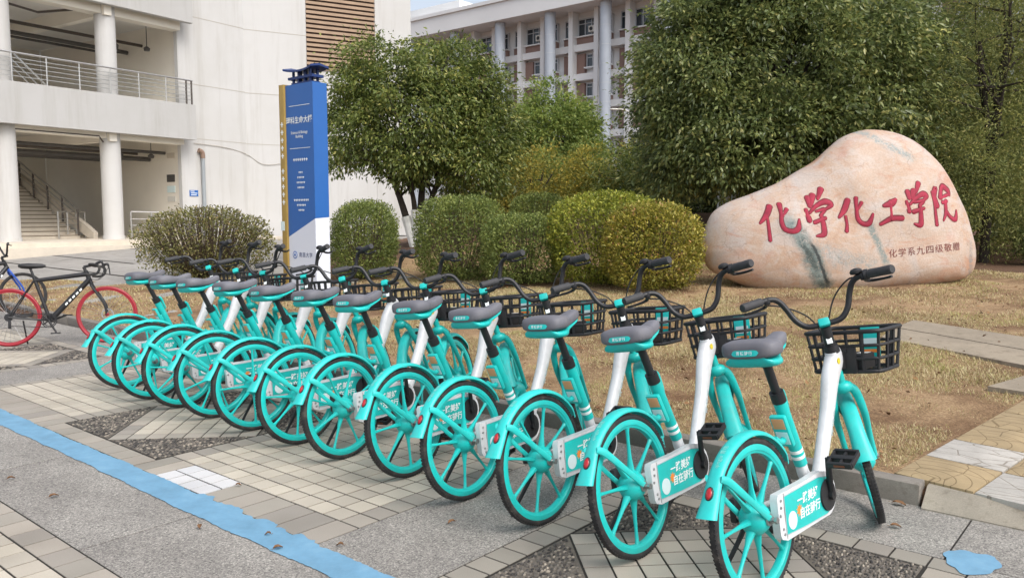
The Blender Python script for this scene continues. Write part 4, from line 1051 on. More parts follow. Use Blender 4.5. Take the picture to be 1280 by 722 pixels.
STR = [
 # hua
 [(125, 160, 24), (103, 208, 24), (64, 256, 9)], [(106, 225, 9), (108, 280, 13), (112, 352, 15)], [(178, 148, 22), (180, 200, 14), (178, 252, 18), (192, 288, 20), (232, 300, 22), (264, 284, 26), (274, 232, 7)], [(212, 176, 17), (178, 228, 9)],
 # xue
 [(337, 110, 26), (344, 156, 20)], [(366, 98, 28), (352, 146, 18)], [(416, 62, 26), (393, 116, 12)], [(318, 178, 16), (332, 238, 24)], [(338, 196, 11), (380, 156, 17), (432, 132, 27), (464, 150, 22), (428, 178, 9)], [(374, 188, 10), (424, 176, 18), (398, 212, 13)], [(402, 206, 14), (412, 262, 22), (410, 316, 26), (366, 327, 7)], [(362, 250, 18), (426, 226, 16)],
 # hua
 [(557, 126, 25), (536, 180, 26), (504, 222, 11)], [(541, 216, 12), (546, 262, 12), (542, 298, 18)], [(603, 113, 18), (603, 172, 12), (609, 228, 18), (632, 256, 20), (667, 254, 24), (691, 200, 7)], [(632, 138, 15), (606, 182, 9)],
 # gong
 [(754, 156, 15), (800, 140, 32), (824, 120, 14)], [(793, 146, 19), (795, 228, 18)], [(732, 260, 15), (796, 228, 24), (856, 226, 24)],
 # xue
 [(899, 76, 24), (906, 112, 19)], [(936, 72, 28), (924, 110, 18)], [(969, 28, 24), (948, 80, 12)], [(887, 132, 14), (900, 188, 20)], [(906, 148, 11), (950, 108, 18), (992, 88, 26), (1010, 102, 22), (984, 130, 9)], [(934, 136, 12), (986, 128, 18), (962, 156, 13)], [(964, 152, 15), (968, 212, 20), (962, 264, 24), (926, 258, 7)], [(926, 190, 20), (988, 170, 13)],
 # yuan
 [(1054, 78, 16), (1058, 150, 12), (1062, 264, 16)], [(1056, 84, 13), (1079, 54, 24), (1066, 104, 15), (1075, 156, 21), (1068, 162, 8)], [(1102, 108, 22), (1118, 66, 19), (1136, 42, 25), (1168, 66, 26), (1172, 92, 15)], [(1102, 112, 14), (1156, 92, 14)], [(1112, 136, 17), (1142, 128, 17)], [(1132, 130, 17), (1126, 196, 16), (1106, 240, 7)], [(1130, 184, 15), (1154, 220, 16), (1186, 232, 22), (1202, 180, 6)]]
ZS = 270 / 1280
chars = {}; edges = {}
for i, st in enumerate(STR):
    P = [Vector((a, b, 0)) for a, b, c in st]; W = [c * 1.25 for a, b, c in st]
    sp = smooth_path(P, 7); m_ = len(sp)
    ws = [float(np.interp(k / (m_ - 1), np.linspace(0, 1, len(W)), W)) for k in range(m_)]
    T0 = (sp[1] - sp[0]).normalized(); T1 = (sp[-1] - sp[-2]).normalized()
    ext = []; r0 = ws[0] / 2; r1 = ws[-1] / 2
    pre = [(sp[0] - T0 * r0 * c, 2 * r0 * math.sqrt(max(0, 1 - c * c))) for c in (.99, .85, .6, .3)]
    post = [(sp[-1] + T1 * r1 * c, 2 * r1 * math.sqrt(max(0, 1 - c * c))) for c in (.3, .6, .85, .99)]
    seq = pre + list(zip(sp, ws)) + post
    vs2 = []; n = len(seq); lift = 0.006 + i % 9 * 0.0008
    for k in range(n):
        tdir = (seq[min(k + 1, n - 1)][0] - seq[max(k - 1, 0)][0]).normalized(); nn = Vector((-tdir.y, tdir.x, 0))
        jw = 1 + 0.10 * math.sin(k * 1.7 + i)
        for sgn in (-1, -.4, .4, 1):
            q = seq[k][0] + nn * (sgn * seq[k][1] / 2 * jw)
            vs2.append(on_rock(930 + q.x * ZS, 225 + q.y * ZS, lift if abs(sgn) < .9 else 0.001))
    f2 = [(k * 4 + j, k * 4 + j + 1, k * 4 + j + 5, k * 4 + j + 4) for k in range(n - 1) for j in range(3)]
    ch = 0 if i < 4 else 1 if i < 12 else 2 if i < 16 else 3 if i < 19 else 4 if i < 27 else 5
    chars.setdefault(ch, MB()).add(vs2, f2)
    vs3 = []  # wider ribbon shifted up and left, painting the shade of the recess
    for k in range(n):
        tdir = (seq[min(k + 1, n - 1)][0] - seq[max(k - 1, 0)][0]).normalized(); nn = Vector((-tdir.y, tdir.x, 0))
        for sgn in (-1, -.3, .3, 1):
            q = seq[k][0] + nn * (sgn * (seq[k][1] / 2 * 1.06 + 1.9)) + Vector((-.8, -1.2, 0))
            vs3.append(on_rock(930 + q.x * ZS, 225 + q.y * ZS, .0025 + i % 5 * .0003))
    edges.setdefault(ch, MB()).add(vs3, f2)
for ch in sorted(chars):
    co = chars[ch].build('carved_character', MT['red_paint'], rock, 50); edges[ch].build('painted_shade_edge', MT['edge_red'], co, 50)
def rock_text(x, y): return on_rock(1138 + x, 311 - y - x * 0.10, 0.005)
me = text_mesh('化学系九四级敬赠', 10.5, rock_text, 1.16, .0); mkobj('small_inscription', me, MT['dark_red'], rock)

# ------------------------------------------------------------------ share bikes
RW = 0.315; WBASE = 1.12; HA = R(70)
AX = Vector((-math.cos(HA), 0, math.sin(HA)))
QP = Vector((WBASE, 0, RW)) - 0.05 * Vector((math.sin(HA), 0, math.cos(HA)))
def axp(z): return QP + AX * ((z - QP.z) / AX.z)
RX90 = Matrix.Rotation(R(90), 3, 'X')       # turns lathe axis z into -y
def P2(c): return Vector(c) - QP            # point relative to the steering pivot

def wheel_rim(c, spokes=8, rot=0.0):
    mb = MB()
    prof = [(.252, -.007), (.254, -.012), (.262, -.013), (.266, -.017), (.284, -.017), (.291, -.014), (.291, .014), (.284, .017), (.266, .017), (.262, .013), (.254, .012), (.252, .007)]
    mb.lathe(prof, c, RX90, 56, closed=True)
    for k in range(spokes):
        a = rot + 2 * math.pi * k / spokes
        d = Vector((math.cos(a), 0, math.sin(a))); t = Vector((-math.sin(a), 0, math.cos(a))); y = Vector((0, 1, 0))
        vs = []
        for (r_, hw, hd) in ((.03, .022, .028), (.07, .0125, .016), (.12, .0080, .009), (.19, .0058, .007), (.236, .0078, .0075), (.257, .013, .010)):
            for (sw, sd_) in ((-1, -.4), (-.5, -1), (.5, -1), (1, -.4), (1, .4), (.5, 1), (-.5, 1), (-1, .4)):
                vs.append(Vector(c) + d * r_ + t * (hw * sw) + y * (hd * sd_))
        fs = [(i * 8 + j, i * 8 + (j + 1) % 8, (i + 1) * 8 + (j + 1) % 8, (i + 1) * 8 + j) for i in range(5) for j in range(8)]
        mb.add(vs, fs)
    mb.lathe([(.012, -.058), (.030, -.056), (.044, -.046), (.062, -.026), (.066, 0), (.062, .026), (.044, .046), (.030, .056), (.012, .058)], c, RX90, 24)
    return mb
def wheel_tyre(c, seg=64):
    mb = MB(); pr = []
    for k in range(12):
        a = 2 * math.pi * k / 12
        pr.append((.2985 + .0170 * math.cos(a), .0185 * math.sin(a)))
    mb.lathe(pr, c, RX90, seg, closed=True)
    # tread blocks along the shoulders
    for k in range(110):
        a = 2 * math.pi * k / 110
        for sgn in (-1, 1):
            aa = a + (math.pi / 110 if sgn > 0 else 0)
            M = Matrix.Rotation(-aa, 3, 'Y') @ Matrix.Rotation(sgn * R(25), 3, 'X')
            mb.box(Vector(c) + Vector((math.cos(aa) * .3122, sgn * .0085, math.sin(aa) * .3122)), (.004, .010, .012), M)
    return mb
def fender(c, rad, a0, a1, wid, n=40, flare=0.0, thick=.004, tail=0.0, drop=.016):
    """curved mudguard shell; angles from the front, over the top"""
    mb = MB(); prof = [(-1, -1.0), (-.92, -.55), (-.65, -.16), (-.3, -.02), (0, 0), (.3, -.02), (.65, -.16), (.92, -.55), (1, -1.0)]
    vs = []; m_ = len(prof)
    for i in range(n + 1):
        t = i / n; a = a0 + (a1 - a0) * t
        k = 1 + flare * max(0, (t - .80) / .20) ** 1.5
        taper = min(1, .55 + t * 6)
        out_ = tail * max(0, (t - .86) / .14) ** 2
        d = Vector((math.cos(a), 0, math.sin(a)))
        for s_ in (0, 1):
            for (x, y) in (prof if s_ == 0 else prof[::-1]):
                vs.append(Vector(c) + d * (rad + out_ + y * drop * k - s_ * thick) + Vector((0, 1, 0)) * (x * wid / 2 * k * taper * (1 - .04 * s_)))
    M_ = 2 * m_
    fs = [(i * M_ + j, i * M_ + (j + 1) % M_, (i + 1) * M_ + (j + 1) % M_, (i + 1) * M_ + j) for i in range(n) for j in range(M_)]
    fs += [tuple(range(M_ - 1, -1, -1)), tuple(n * M_ + j for j in range(M_))]
    return mb.add(vs, fs)
def loft(secs, n=16):
    """secs: (centre, half width y, half width across in xz plane, tangent) -> elliptical tube"""
    mb = MB(); vs = []
    for (c, hy, hx, t) in secs:
        t = Vector(t).normalized(); nx = Vector((0, 1, 0)).cross(t).normalized()
        for k in range(n):
            a = 2 * math.pi * k / n
            ca, sa = math.cos(a), math.sin(a)
            e = .75
            vs.append(Vector(c) + nx * (hx * math.copysign(abs(ca) ** e, ca)) + Vector((0, 1, 0)) * (hy * math.copysign(abs(sa) ** e, sa)))
    fs = [(i * n + k, i * n + (k + 1) % n, (i + 1) * n + (k + 1) % n, (i + 1) * n + k) for i in range(len(secs) - 1) for k in range(n)]
    fs += [tuple(range(n - 1, -1, -1)), tuple((len(secs) - 1) * n + k for k in range(n))]
    return mb.add(vs, fs)
def loft_path(pts, hy, hx, n=16, sub=5):
    P = smooth_path(pts, sub); m_ = len(P); secs = []
    for i, p in enumerate(P):
        t = P[min(i + 1, m_ - 1)] - P[max(i - 1, 0)]; f = i / (m_ - 1)
        secs.append((p, float(np.interp(f, np.linspace(0, 1, len(hy)), hy)), float(np.interp(f, np.linspace(0, 1, len(hx)), hx)), t))
    return loft(secs, n)

def steer_obj(o):
    o.location = QP; o.rotation_mode = 'QUATERNION'; o['steers'] = 1
    return o

def make_bike():
    b = empty('share_bicycle')
    # frame: head, down tube, low bow and seat tube foot
    mb = loft_path([axp(.880), axp(.835) + Vector((-.008, 0, 0)), (.805, 0, .75), (.732, 0, .60), (.636, 0, .44), (.588, 0, .36), (.525, 0, .285), (.44, 0, .245)], [.030, .034, .034, .029, .027, .027, .026, .024], [.038, .058, .048, .036, .034, .036, .036, .034], 18)
    mb.add(*(lambda q: (q.v, q.f))(loft_path([(.55, 0, .33), (.49, 0, .352), (.445, 0, .39), (.428, 0, .44)], [.026, .026, .024, .0235], [.034, .030, .026, .0245], 16)))
    for sgn in (1,):
        mb.tube(smooth_path([(.53, .03 * sgn, .28), (.40, .052, .295), (.16, .062, .312), (.0, .062, .315)]), [.017, .015, .013, .014], 10)
    mb.lathe([(.034, -.040), (.034, .040)], (.475, 0, .30), RX90, 18)
    fr_ = mb.build('frame', MT['bike_white'], b, 40)
    st = [(.428, 0, .44), (.30, 0, .735)]
    def stp(z): f = (z - .44) / .295; return Vector((.428 - .128 * f, 0, z))
    mb = MB(); mb.tube([stp(.438), stp(.735)], .0285, 18); mb.tube(smooth_path([stp(.60) + Vector((-.015, 0, 0)), (.285, 0, .56), (.225, 0, .585)]), [.016, .014, .012], 10)
    s1 = mb.build('seat_tube', MT['teal'], b)
    for z in (.470, .497):
        mb = MB(); mb.tube([stp(z), stp(z + .014)], .0292, 18); mb.build('stripe', MT['white_print'], s1)
    mb = MB(); mb.tube([stp(.728), stp(.772)], .031, 16); mb.tube([stp(.772), stp(.90)], .0195, 14); mb.tube([stp(.895), stp(.925)], .03, 12)
    mb.build('seat_post', MT['black_metal'], b)
    mb = MB(); mb.tube(smooth_path([stp(.775) + Vector((.030, 0, 0)), stp(.76) + Vector((.048, 0, 0)), stp(.70) + Vector((.046, 0, 0)), stp(.668) + Vector((.044, 0, 0))]), [.011, .012, .010, .006], 8); mb.build('release_lever', MT['teal'], b)
    # saddle
    def saddle(prof):
        # x, half width, top height, cushion bottom, base bottom
        secs = [(-.150, .070, .034, .002, -.010), (-.147, .098, .053, -.008, -.030), (-.128, .118, .064, -.012, -.046), (-.085, .124, .068, -.012, -.050), (-.04, .112, .063, -.010, -.050), (0, .086, .055, -.008, -.044), (.035, .060, .051, -.006, -.032), (.075, .044, .056, -.002, -.020), (.115, .038, .068, .008, -.006), (.145, .035, .076, .018, .006), (.166, .027, .072, .028, .018), (.174, .012, .060, .038, .034)]
        mbb = MB(); vs = []; n = 24
        for (x, hw, tp, cb, bb2) in secs:
            lo, hi = (cb, tp) if prof == 'top' else (bb2, cb + .004)
            k_ = 1.0 if prof == 'top' else .93
            for k in range(n):
                a = 2 * math.pi * k / n; ca, sa = math.cos(a), math.sin(a)
                ex = .55 if prof == 'top' else .7
                zz = (hi + lo) / 2 + (hi - lo) / 2 * math.copysign(abs(sa) ** ex, sa)
                yy = hw * k_ * math.copysign(abs(ca) ** .62, ca)
                vs.append(Vector((.215 + x * (1 if prof == 'top' else .95), yy, .945 + zz)))
        fs = [(i * n + k, i * n + (k + 1) % n, (i + 1) * n + (k + 1) % n, (i + 1) * n + k) for i in range(len(secs) - 1) for k in range(n)]
        fs += [tuple(range(n - 1, -1, -1)), tuple((len(secs) - 1) * n + k for k in range(n))]
        return mbb.add(vs, fs)
    sd_ = saddle('top').build('saddle', MT['saddle'], b, 70)
    saddle('base').build('saddle_base', MT['teal'], sd_, 70)
    def bk_x(y): return .215 - .1525 + .022 * (abs(y) / .098) ** 4
    mb = MB(); nB = 18; vs = []
    for i in range(nB + 1):
        y = -.060 + .120 * i / nB; e_ = .0125 * math.sqrt(max(.01, 1 - abs(2 * i / nB - 1) ** 7))
        vs += [Vector((bk_x(y) - .004, y, .960 - e_)), Vector((bk_x(y) + .0, y, .960 + e_))]
    mb.add(vs, [(2 * i, 2 * i + 1, 2 * i + 3, 2 * i + 2) for i in range(nB)]).build('badge', MT['teal'], sd_)
    mkobj('badge_print', text_mesh('青桔骑行', .0165, lambda x, y: Vector((bk_x(x) - .006 + .16 * y, -x, .960 + y)), 1.25, .0003), MT['paper'], sd_)
    # rear wheel
    rw = wheel_rim((0, 0, 0), 8, R(2)).build('rear_wheel', MT['teal'], b, 40, (0, 0, RW)); rw['spins'] = 1
    wheel_tyre((0, 0, 0)).build('tyre', MT['black_rubber'], rw, 40)
    mb = MB(); mb.tube([(0, -.095, 0), (0, .085, 0)], .0075, 8)
    for y in (-.088, -.068, .075): mb.lathe([(.014, 0), (.014, .010)], (0, y, 0), RX90, 6)
    mb.lathe([(.024, 0), (.024, .006)], (0, -.060, 0), RX90, 20); mb.build('axle', MT['steel'], rw)
    # rear mudguard with tail light and wide stays
    rf = fender((0, 0, RW), .343, R(28), R(166), .064, 44, .38, .004, .028).build('rear_fender', MT['teal_fender'], b, 50)
    for sgn in (-1, 1):
        mb = MB(); mb.tube(smooth_path([(-.262, .030 * sgn, .530), (-.222, .044 * sgn, .508), (-.11, .060 * sgn, .410), (0, .066 * sgn, .318)]), [.013, .017, .0135, .014], 10, flat=.5); mb.build('fender_stay', MT['teal_fender'], rf)
    a = R(151); d = Vector((math.cos(a), 0, math.sin(a)))
    mb = MB(); mb.ico(Vector((0, 0, RW)) + d * .346, (.009, .015, .025), Matrix.Rotation(-a, 3, 'Y'), 2); mb.build('tail_light', MT['red_light'], rf)
    mb = MB(); mb.ico(Vector((0, 0, RW)) + d * .345, (.008, .018, .029), Matrix.Rotation(-a, 3, 'Y'), 2); mb.build('tail_light_housing', MT['black_plastic'], rf)
    def fend_fr(x, y):
        aa = R(124) - x / .345; return Vector((0, 0, RW)) + Vector((math.cos(aa), 0, math.sin(aa))) * .3452 + Vector((0, y, 0))
    mkobj('fender_print', text_mesh('qingju 青桔', .024, fend_fr, 1.05, .0), MT['pale_teal'], rf)
    # chain case: white shell, teal panel, lettering
    cs = lambda x, z, dd: Vector((x, dd, z))
    arc = [(.475 + .090 * math.cos(R(t)), .300 + .090 * math.sin(R(t))) for t in range(-100, 61, 16)]
    poly = [(.056, .398), (.046, .380), (.048, .240), (.058, .222), (.10, .208)] + arc + [(.485, .398), (.43, .408), (.28, .400)]
    mb = MB(); mb.prism(poly, -.078, -.046, cs); cc = mb.build('chain_case', MT['bike_white'], b, 30)
    ins = [(.098, .383), (.095, .232), (.27, .224), (.46, .222), (.505, .238), (.536, .275), (.541, .315), (.525, .350), (.480, .377), (.41, .390), (.27, .388)]
    mb = MB(); mb.prism(ins, -.0805, -.075, cs); pn = mb.build('panel', MT['teal'], cc, 30)
    mb = MB(); mb.tube([cs(x, z, -.0795) for x, z in ins + [ins[0]]], .0022, 5); mb.build('panel_edge', MT['print_grey'], cc)
    def ctext(s, size, cx, cz, bold): return mkobj('lettering', text_mesh(s, size, lambda x, y: Vector((cx + x + y * .12, -.0818, cz + y)), 1.0, bold), MT['white_print'], cc)
    ctext('一路美好', .047, .296, .336, .0010); ctext('自在骑行', .047, .306, .281, .0010)
    mb = MB(); mb.lathe([(.036, 0), (.036, .0016)], (.150, -.0803, .276), RX90, 26); mb.build('round_sticker', MT['paper'], cc)
    mb = MB(); mb.lathe([(.017, 0), (.017, .0014)], (.214, -.0803, .300), RX90, 16)
    for k in range(9):
        aa = k * 2 * math.pi / 9; mb.box((.214 + .021 * math.cos(aa), -.0812, .300 + .021 * math.sin(aa)), (.008, .001, .004), Matrix.Rotation(-aa, 3, 'Y'))
    mb.build('sun_mark', MT['orange'], cc)
    mb = MB()
    for (x, z) in ((.072, .372), (.068, .345), (.072, .26), (.078, .238), (.058, .315)): mb.lathe([(.0065, 0), (.005, .004)], (x, -.078, z), RX90, 8)
    mb.prism([(.098, .395), (.092, .325), (.096, .215), (.099, .215), (.096, .325), (.102, .395)], -.0795, -.077, cs); mb.build('bolts', MT['steel'], cc)
    # cranks and pedals
    mb = MB(); mb.lathe([(.064, 0), (.068, .004), (.066, .010), (.03, .014)], (.475, -.079, .300), RX90, 30); mb.build('crank_disc', MT['black_plastic'], b)
    ca = R(97)
    for sgn, an in ((-1, ca), (1, ca + math.pi)):
        y = -.098 if sgn < 0 else .07
        tip = Vector((.475 + .165 * math.cos(an), y - .012 if sgn < 0 else y + .012, .300 + .165 * math.sin(an)))
        mb = MB(); mb.tube([(.475, y, .300), tip], [.0165, .0125], 10, flat=.65); mb.lathe([(.020, -.012), (.020, .014)], (.475, y, .3), RX90, 14)
        if sgn > 0: mb.tube([(.475, .0, .3), (.475, .075, .3)], .012, 8)
        cr = mb.build('crank', MT['black_metal'], b)
        pc = tip + Vector((0, sgn * .068, 0)); mb = MB(); Mq = Matrix.Rotation(R(-24), 3, 'Y')
        for x in (-.047, .047): mb.box(pc + Mq @ Vector((x, 0, 0)), (.014, .104, .026), Mq, .003)
        for y2 in (-.050, .050): mb.box(pc + Mq @ Vector((0, y2, 0)), (.092, .010, .024), Mq, .003)
        mb.box(pc, (.026, .098, .022), Mq, .003)
        for x in (-.03, .03): mb.box(pc + Mq @ Vector((x, 0, 0)), (.04, .010, .016), Mq, .002)
        mb.tube([tip, pc], .008, 8); pdl = mb.build('pedal', MT['black_plastic'], b)
        for x in (-.0545, .0545): mb = MB(); mb.box(pc + Mq @ Vector((x, 0, 0)), (.002, .046, .010), Mq); mb.build('pedal_reflector', MT['dim_orange'], pdl)
    # code plate behind the seat tube
    pc = stp(.60) + Vector((-.060, 0, .005)); Mp = Matrix.Rotation(R(-24), 3, 'Y')
    mb = MB(); mb.box(pc, (.024, .070, .150), Mp, .008); mb.box(pc + Vector((.03, 0, -.02)), (.05, .03, .06), Mp, .005); cp = mb.build('code_plate', MT['teal'], b, 40)
    mb = MB(); mb.box(pc + Mp @ Vector((-.0125, 0, .040)), (.002, .054, .050), Mp, .0005); mb.build('orange_sticker', MT['peach'], cp)
    mb = MB(); mb.box(pc + Mp @ Vector((-.0127, 0, -.030)), (.002, .052, .060), Mp); mb.build('white_sticker', MT['paper'], cp)
    # kick stand and hub lock on the left
    mb = MB(); mb.tube(smooth_path([(.06, .075, .285), (.05, .10, .22), (.0, .16, .09), (-.03, .185, .018)]), [.013, .011, .009, .009], 8); mb.tube([(-.045, .178, .012), (-.01, .195, .016)], .012, 8); mb.build('kickstand', MT['black_metal'], b)
    mb = MB(); mb.box((.03, .090, .335), (.09, .03, .10), None, .010); mb.build('hub_lock', MT['black_plastic'], b, 40)
    # head sticker and print on the down tube
    hd = axp(.835)
    mb = MB(); mb.lathe([(.015, 0), (.015, .0012)], hd + Vector((-.032, -.0335, -.005)), RX90, 18); mb.build('yellow_sticker', MT['yellow'], fr_)
    for s_ in (-1,):
        def dt_fr(x, y):
            p = Vector((.735, 0, .585)); t = Vector((-.41, 0, -.91)); n_ = Vector((-.91, 0, .41))
            return p + t * -x + n_ * y + Vector((0, s_ * .0305 , 0)) + Vector((0, .006 * abs(y) / .02, 0))
        mkobj('tube_print', text_mesh('青桔骑行', .040, dt_fr, 1.35, .0003), MT['print_grey'], fr_)
    # ---- parts that steer
    mb = MB()
    mb.tube([P2(axp(.92)), P2(axp(.70))], .021, 12); mb.ico(P2(axp(.695)), (.045, .052, .034), None, 2)
    for sgn in (-1, 1):
        mb.tube(smooth_path([P2(axp(.70)) + Vector((0, .018 * sgn, 0)), P2(axp(.66)) + Vector((.01, .052 * sgn, 0)), P2(axp(.55)) + Vector((.018, .066 * sgn, 0)), P2((WBASE - .05, .064 * sgn, RW + .12)), P2((WBASE, .062 * sgn, RW))]), [.022, .021, .018, .014, .013], 12)
        mb.lathe([(.017, -.006), (.017, .006)], P2((WBASE, .062 * sgn, RW)), RX90, 12)
    steer_obj(mb.build('fork', MT['teal'], b))
    ff = fender(P2((WBASE, 0, RW)), .340, R(34), R(172), .074, 44, .30, .004, .024, .026).build('front_fender', MT['teal_fender'], b, 50); steer_obj(ff)
    fw = wheel_rim((0, 0, 0), 8, R(14)).build('front_wheel', MT['teal'], b, 40); steer_obj(fw); fw['spins'] = 2
    wheel_tyre((0, 0, 0)).build('tyre', MT['black_rubber'], fw, 40)
    mb = MB(); mb.tube([(0, -.078, 0), (0, .078, 0)], .007, 8)
    for y in (-.074, .074): mb.lathe([(.012, -.005), (.012, .005)], (0, y, 0), RX90, 6)
    mb.build('axle', MT['steel'], fw)
    C0 = P2(axp(1.010))
    mb = MB(); mb.tube([P2(axp(.872)), P2(axp(.905)), P2(axp(.906)), P2(axp(.995))], [.036, .032, .024, .023], 14); stem = mb.build('stem', MT['black_plastic'], b); steer_obj(stem)
    mb = MB(); mb.box(C0 + Vector((.0, 0, .004)), (.046, .052, .040), Matrix.Rotation(R(20), 3, 'Y'), .010); mb.build('clamp', MT['teal'], stem, 40)
    mb = MB(); mb.box(P2(axp(.928)) + Vector((-.027, 0, 0)), (.006, .026, .03), Matrix.Rotation(R(20), 3, 'Y'), .002); mb.build('stem_sticker', MT['white_print'], stem)
    half = [(0, 0, 0), (0, .05, -.001), (.002, .086, .010), (.004, .120, .048), (.005, .143, .105), (-.001, .166, .150), (-.016, .196, .170), (-.045, .235, .171), (-.075, .265, .169), (-.138, .330, .164)]
    full = [Vector((x, -y, z)) for x, y, z in half[::-1]] + [Vector(h) for h in half[1:]]
    mb = MB(); mb.tube([C0 + p for p in smooth_path(full, 5)], .0138, 12); hb = mb.build('handlebar', MT['black_metal'], b); steer_obj(hb)
    for sgn in (-1, 1):
        g = lambda x, y, z: C0 + Vector((x, y * sgn, z))
        mb = MB(); p0, p1 = g(-.052, .243, .171), g(-.140, .332, .164)
        mb.tube([p0, p0.lerp(p1, .05), p0.lerp(p1, .5), p0.lerp(p1, .95), p1], [.017, .0215, .0205, .0215, .018], 14); mb.build('grip', MT['grip'], hb)
        mb = MB(); mb.tube(smooth_path([g(-.03, .222, .160), g(.012, .232, .146), g(.010, .262, .138), g(-.035, .305, .134), g(-.062, .330, .134)]), [.010, .009, .0075, .006, .0065], 8)
        mb.box(g(-.028, .220, .166), (.036, .030, .034), None, .008); mb.build('brake_lever', MT['black_metal'], hb, 40)
        mb = MB()
        mb.tube(smooth_path([g(.012, .226, .150), g(.085, .170, .175), g(.125, .085, .110), g(.105, .020, -.010), g(.075, .000, -.10), g(.070, .02, -.20)] if sgn < 0 else [g(.012, .226, .150), g(.080, .150, .120), g(.110, .060, .050), g(.085, .02, -.040), g(.06, .012, -.12), g(.062, .018, -.22)]), .0040, 6); mb.build('brake_cable', MT['black_rubber'], hb)
    mb = MB(); mb.lathe([(.010, 0), (.026, .004), (.028, .016), (.020, .026), (.006, .030)], C0 + Vector((-.012, -.196, .183)), None, 18); mb.lathe([(.024, -.012), (.026, 0), (.024, .012)], C0 + Vector((-.040, -.230, .171)), RX90, 16); mb.build('bell', MT['black_plastic'], hb)
    # ---- basket, fixed to the frame
    bx0, bx1, bw, bz0, bz1 = .925, 1.215, .185, .762, .955
    def ring_pts(z, k):     # rounded rectangle, a little smaller lower down
        x0, x1, hw = bx0 + .018 * (1 - k), bx1 - .030 * (1 - k), bw - .022 * (1 - k); r_ = .045; P = []
        for (cx, cy, a0) in ((x1 - r_, hw - r_, 0), (x0 + r_, hw - r_, 90), (x0 + r_, -hw + r_, 180), (x1 - r_, -hw + r_, 270)):
            for q in range(5): aa = R(a0 + q * 22.5); P.append(Vector((cx + r_ * math.cos(aa), cy + r_ * math.sin(aa), z)))
        return P
    mb = MB()
    for (f, rr) in ((1.0, .0105), (.66, .0078), (.34, .0078), (.02, .0095)):
        P = ring_pts(bz0 + (bz1 - bz0) * f, f); mb.tube(P + [P[0]], rr, 8, cap=False)
    top, bot = ring_pts(bz1, 1), ring_pts(bz0, 0)
    def at_ring(P, f):
        L_ = [0.0]
        for i in range(len(P)): L_.append(L_[-1] + (P[(i + 1) % len(P)] - P[i]).length)
        s_ = f * L_[-1]
        for i in range(len(P)):
            if L_[i + 1] >= s_: return P[i].lerp(P[(i + 1) % len(P)], (s_ - L_[i]) / (L_[i + 1] - L_[i]))
    for k in range(16):
        f = (k + .5) / 16; mb.tube([at_ring(top, f), at_ring(bot, f)], .0080, 6)
    for y in np.linspace(-.12, .12, 6): mb.tube([(bx0 + .02, y, bz0), (bx1 - .035, y, bz0)], .0045, 6)
    for x in np.linspace(bx0 + .06, bx1 - .07, 3): mb.tube([(x, -.15, bz0 + .001), (x, .15, bz0 + .001)], .0045, 6)
    bk = mb.build('basket', MT['black_plastic'], b, 60, (0, -.02, 0))
    mb = MB(); mb.box((bx0 + .012, 0, bz0 + .06), (.02, .16, .13), None, .006); mb.box((bx0 - .03, 0, bz0 + .06), (.09, .06, .08), None, .008); mb.box((bx0 + .10, -.04, bz0 + .045), (.14, .13, .075), None, .012); mb.build('basket_mount', MT['black_plastic'], b, 40)
    px_ = bx1 - .016
    mb = MB(); mb.box((px_ - .016, -.035, bz0 + .118), (.004, .092, .150), Matrix.Rotation(R(6), 3, 'Y'), .001); pl = mb.build('placard', MT['teal'], bk)
    mb = MB(); mb.box((px_ - .0195, -.035, bz0 + .118), (.002, .072, .040), Matrix.Rotation(R(6), 3, 'Y')); mb.build('placard_print', MT['paper'], bk)
    mb = MB(); mb.box((px_ - .0225, -.035, bz0 + .076), (.002, .072, .016), Matrix.Rotation(R(6), 3, 'Y')); mb.build('placard_mark', MT['orange'], bk)
    mb = MB(); mb.box((bx0 + .10, -.06, bz0 + .0845), (.05, .05, .002)); mb.build('box_label', MT['cap'], bk)
    return b

proto = make_bike()
# place along the row: distance along, across, heading clockwise from the view axis, lean, steering
ROW = [(1.185, 2.97, 45.2, 8.8, 29), (1.753, 2.996, 41.1, 10.6, 27), (2.317, 3.028, 40.4, 6.3, 31), (2.836, 3.038, 39.2, 6.7, 30), (3.349, 3.096, 37.1, 6.7, 33), (3.918, 3.08, 36.7, 5.1, 20),
       (4.396, 3.094, 41.0, 6.1, 25), (4.929, 3.093, 43.0, 5.7, 38), (5.462, 3.107, 43.4, 5.2, 31), (5.968, 3.106, 39.0, 5.8, 24), (6.428, 3.091, 41.9, 5.3, 40), (7.011, 3.149, 42.5, 4.8, 38)]
ORD = ['first', 'second', 'third', 'fourth', 'fifth', 'sixth', 'seventh', 'eighth', 'ninth', 'tenth', 'eleventh', 'twelfth']
for i, (u, v, hd, ln, stg) in enumerate(ROW):
    o = proto if i == 0 else copy_tree(proto)
    o.location = UV(u, v, 0.0)
    o.rotation_mode = 'QUATERNION'
    o.rotation_quaternion = Quaternion((0, 0, 1), R(90 - hd)) @ Quaternion((1, 0, 0), R(-ln))
    for ch in o.children:
        if ch.get('steers'): ch.rotation_quaternion = Quaternion(AX, R(stg))
        if ch.get('spins'):
            sp_ = Quaternion((0, 1, 0), R(rnd.uniform(0, 45) if i else 0)); ch.rotation_mode = 'QUATERNION'
            if ch['spins'] == 1: ch.rotation_quaternion = sp_
            else:
                S4 = Quaternion(AX, R(stg)); ch.rotation_quaternion = S4 @ sp_; ch.location = QP + S4 @ P2((WBASE, 0, RW))
    if i == 0: lab = 'teal and white share bike standing at the end of the row by the stamped path'
    elif i == 11: lab = 'teal and white share bike ending the row beside the red wheeled bike'
    else: lab = 'teal and white share bike, %s in the row counted from the stamped path' % ORD[i]
    tag(o, lab, 'bicycle', 'share bikes parked in a row')
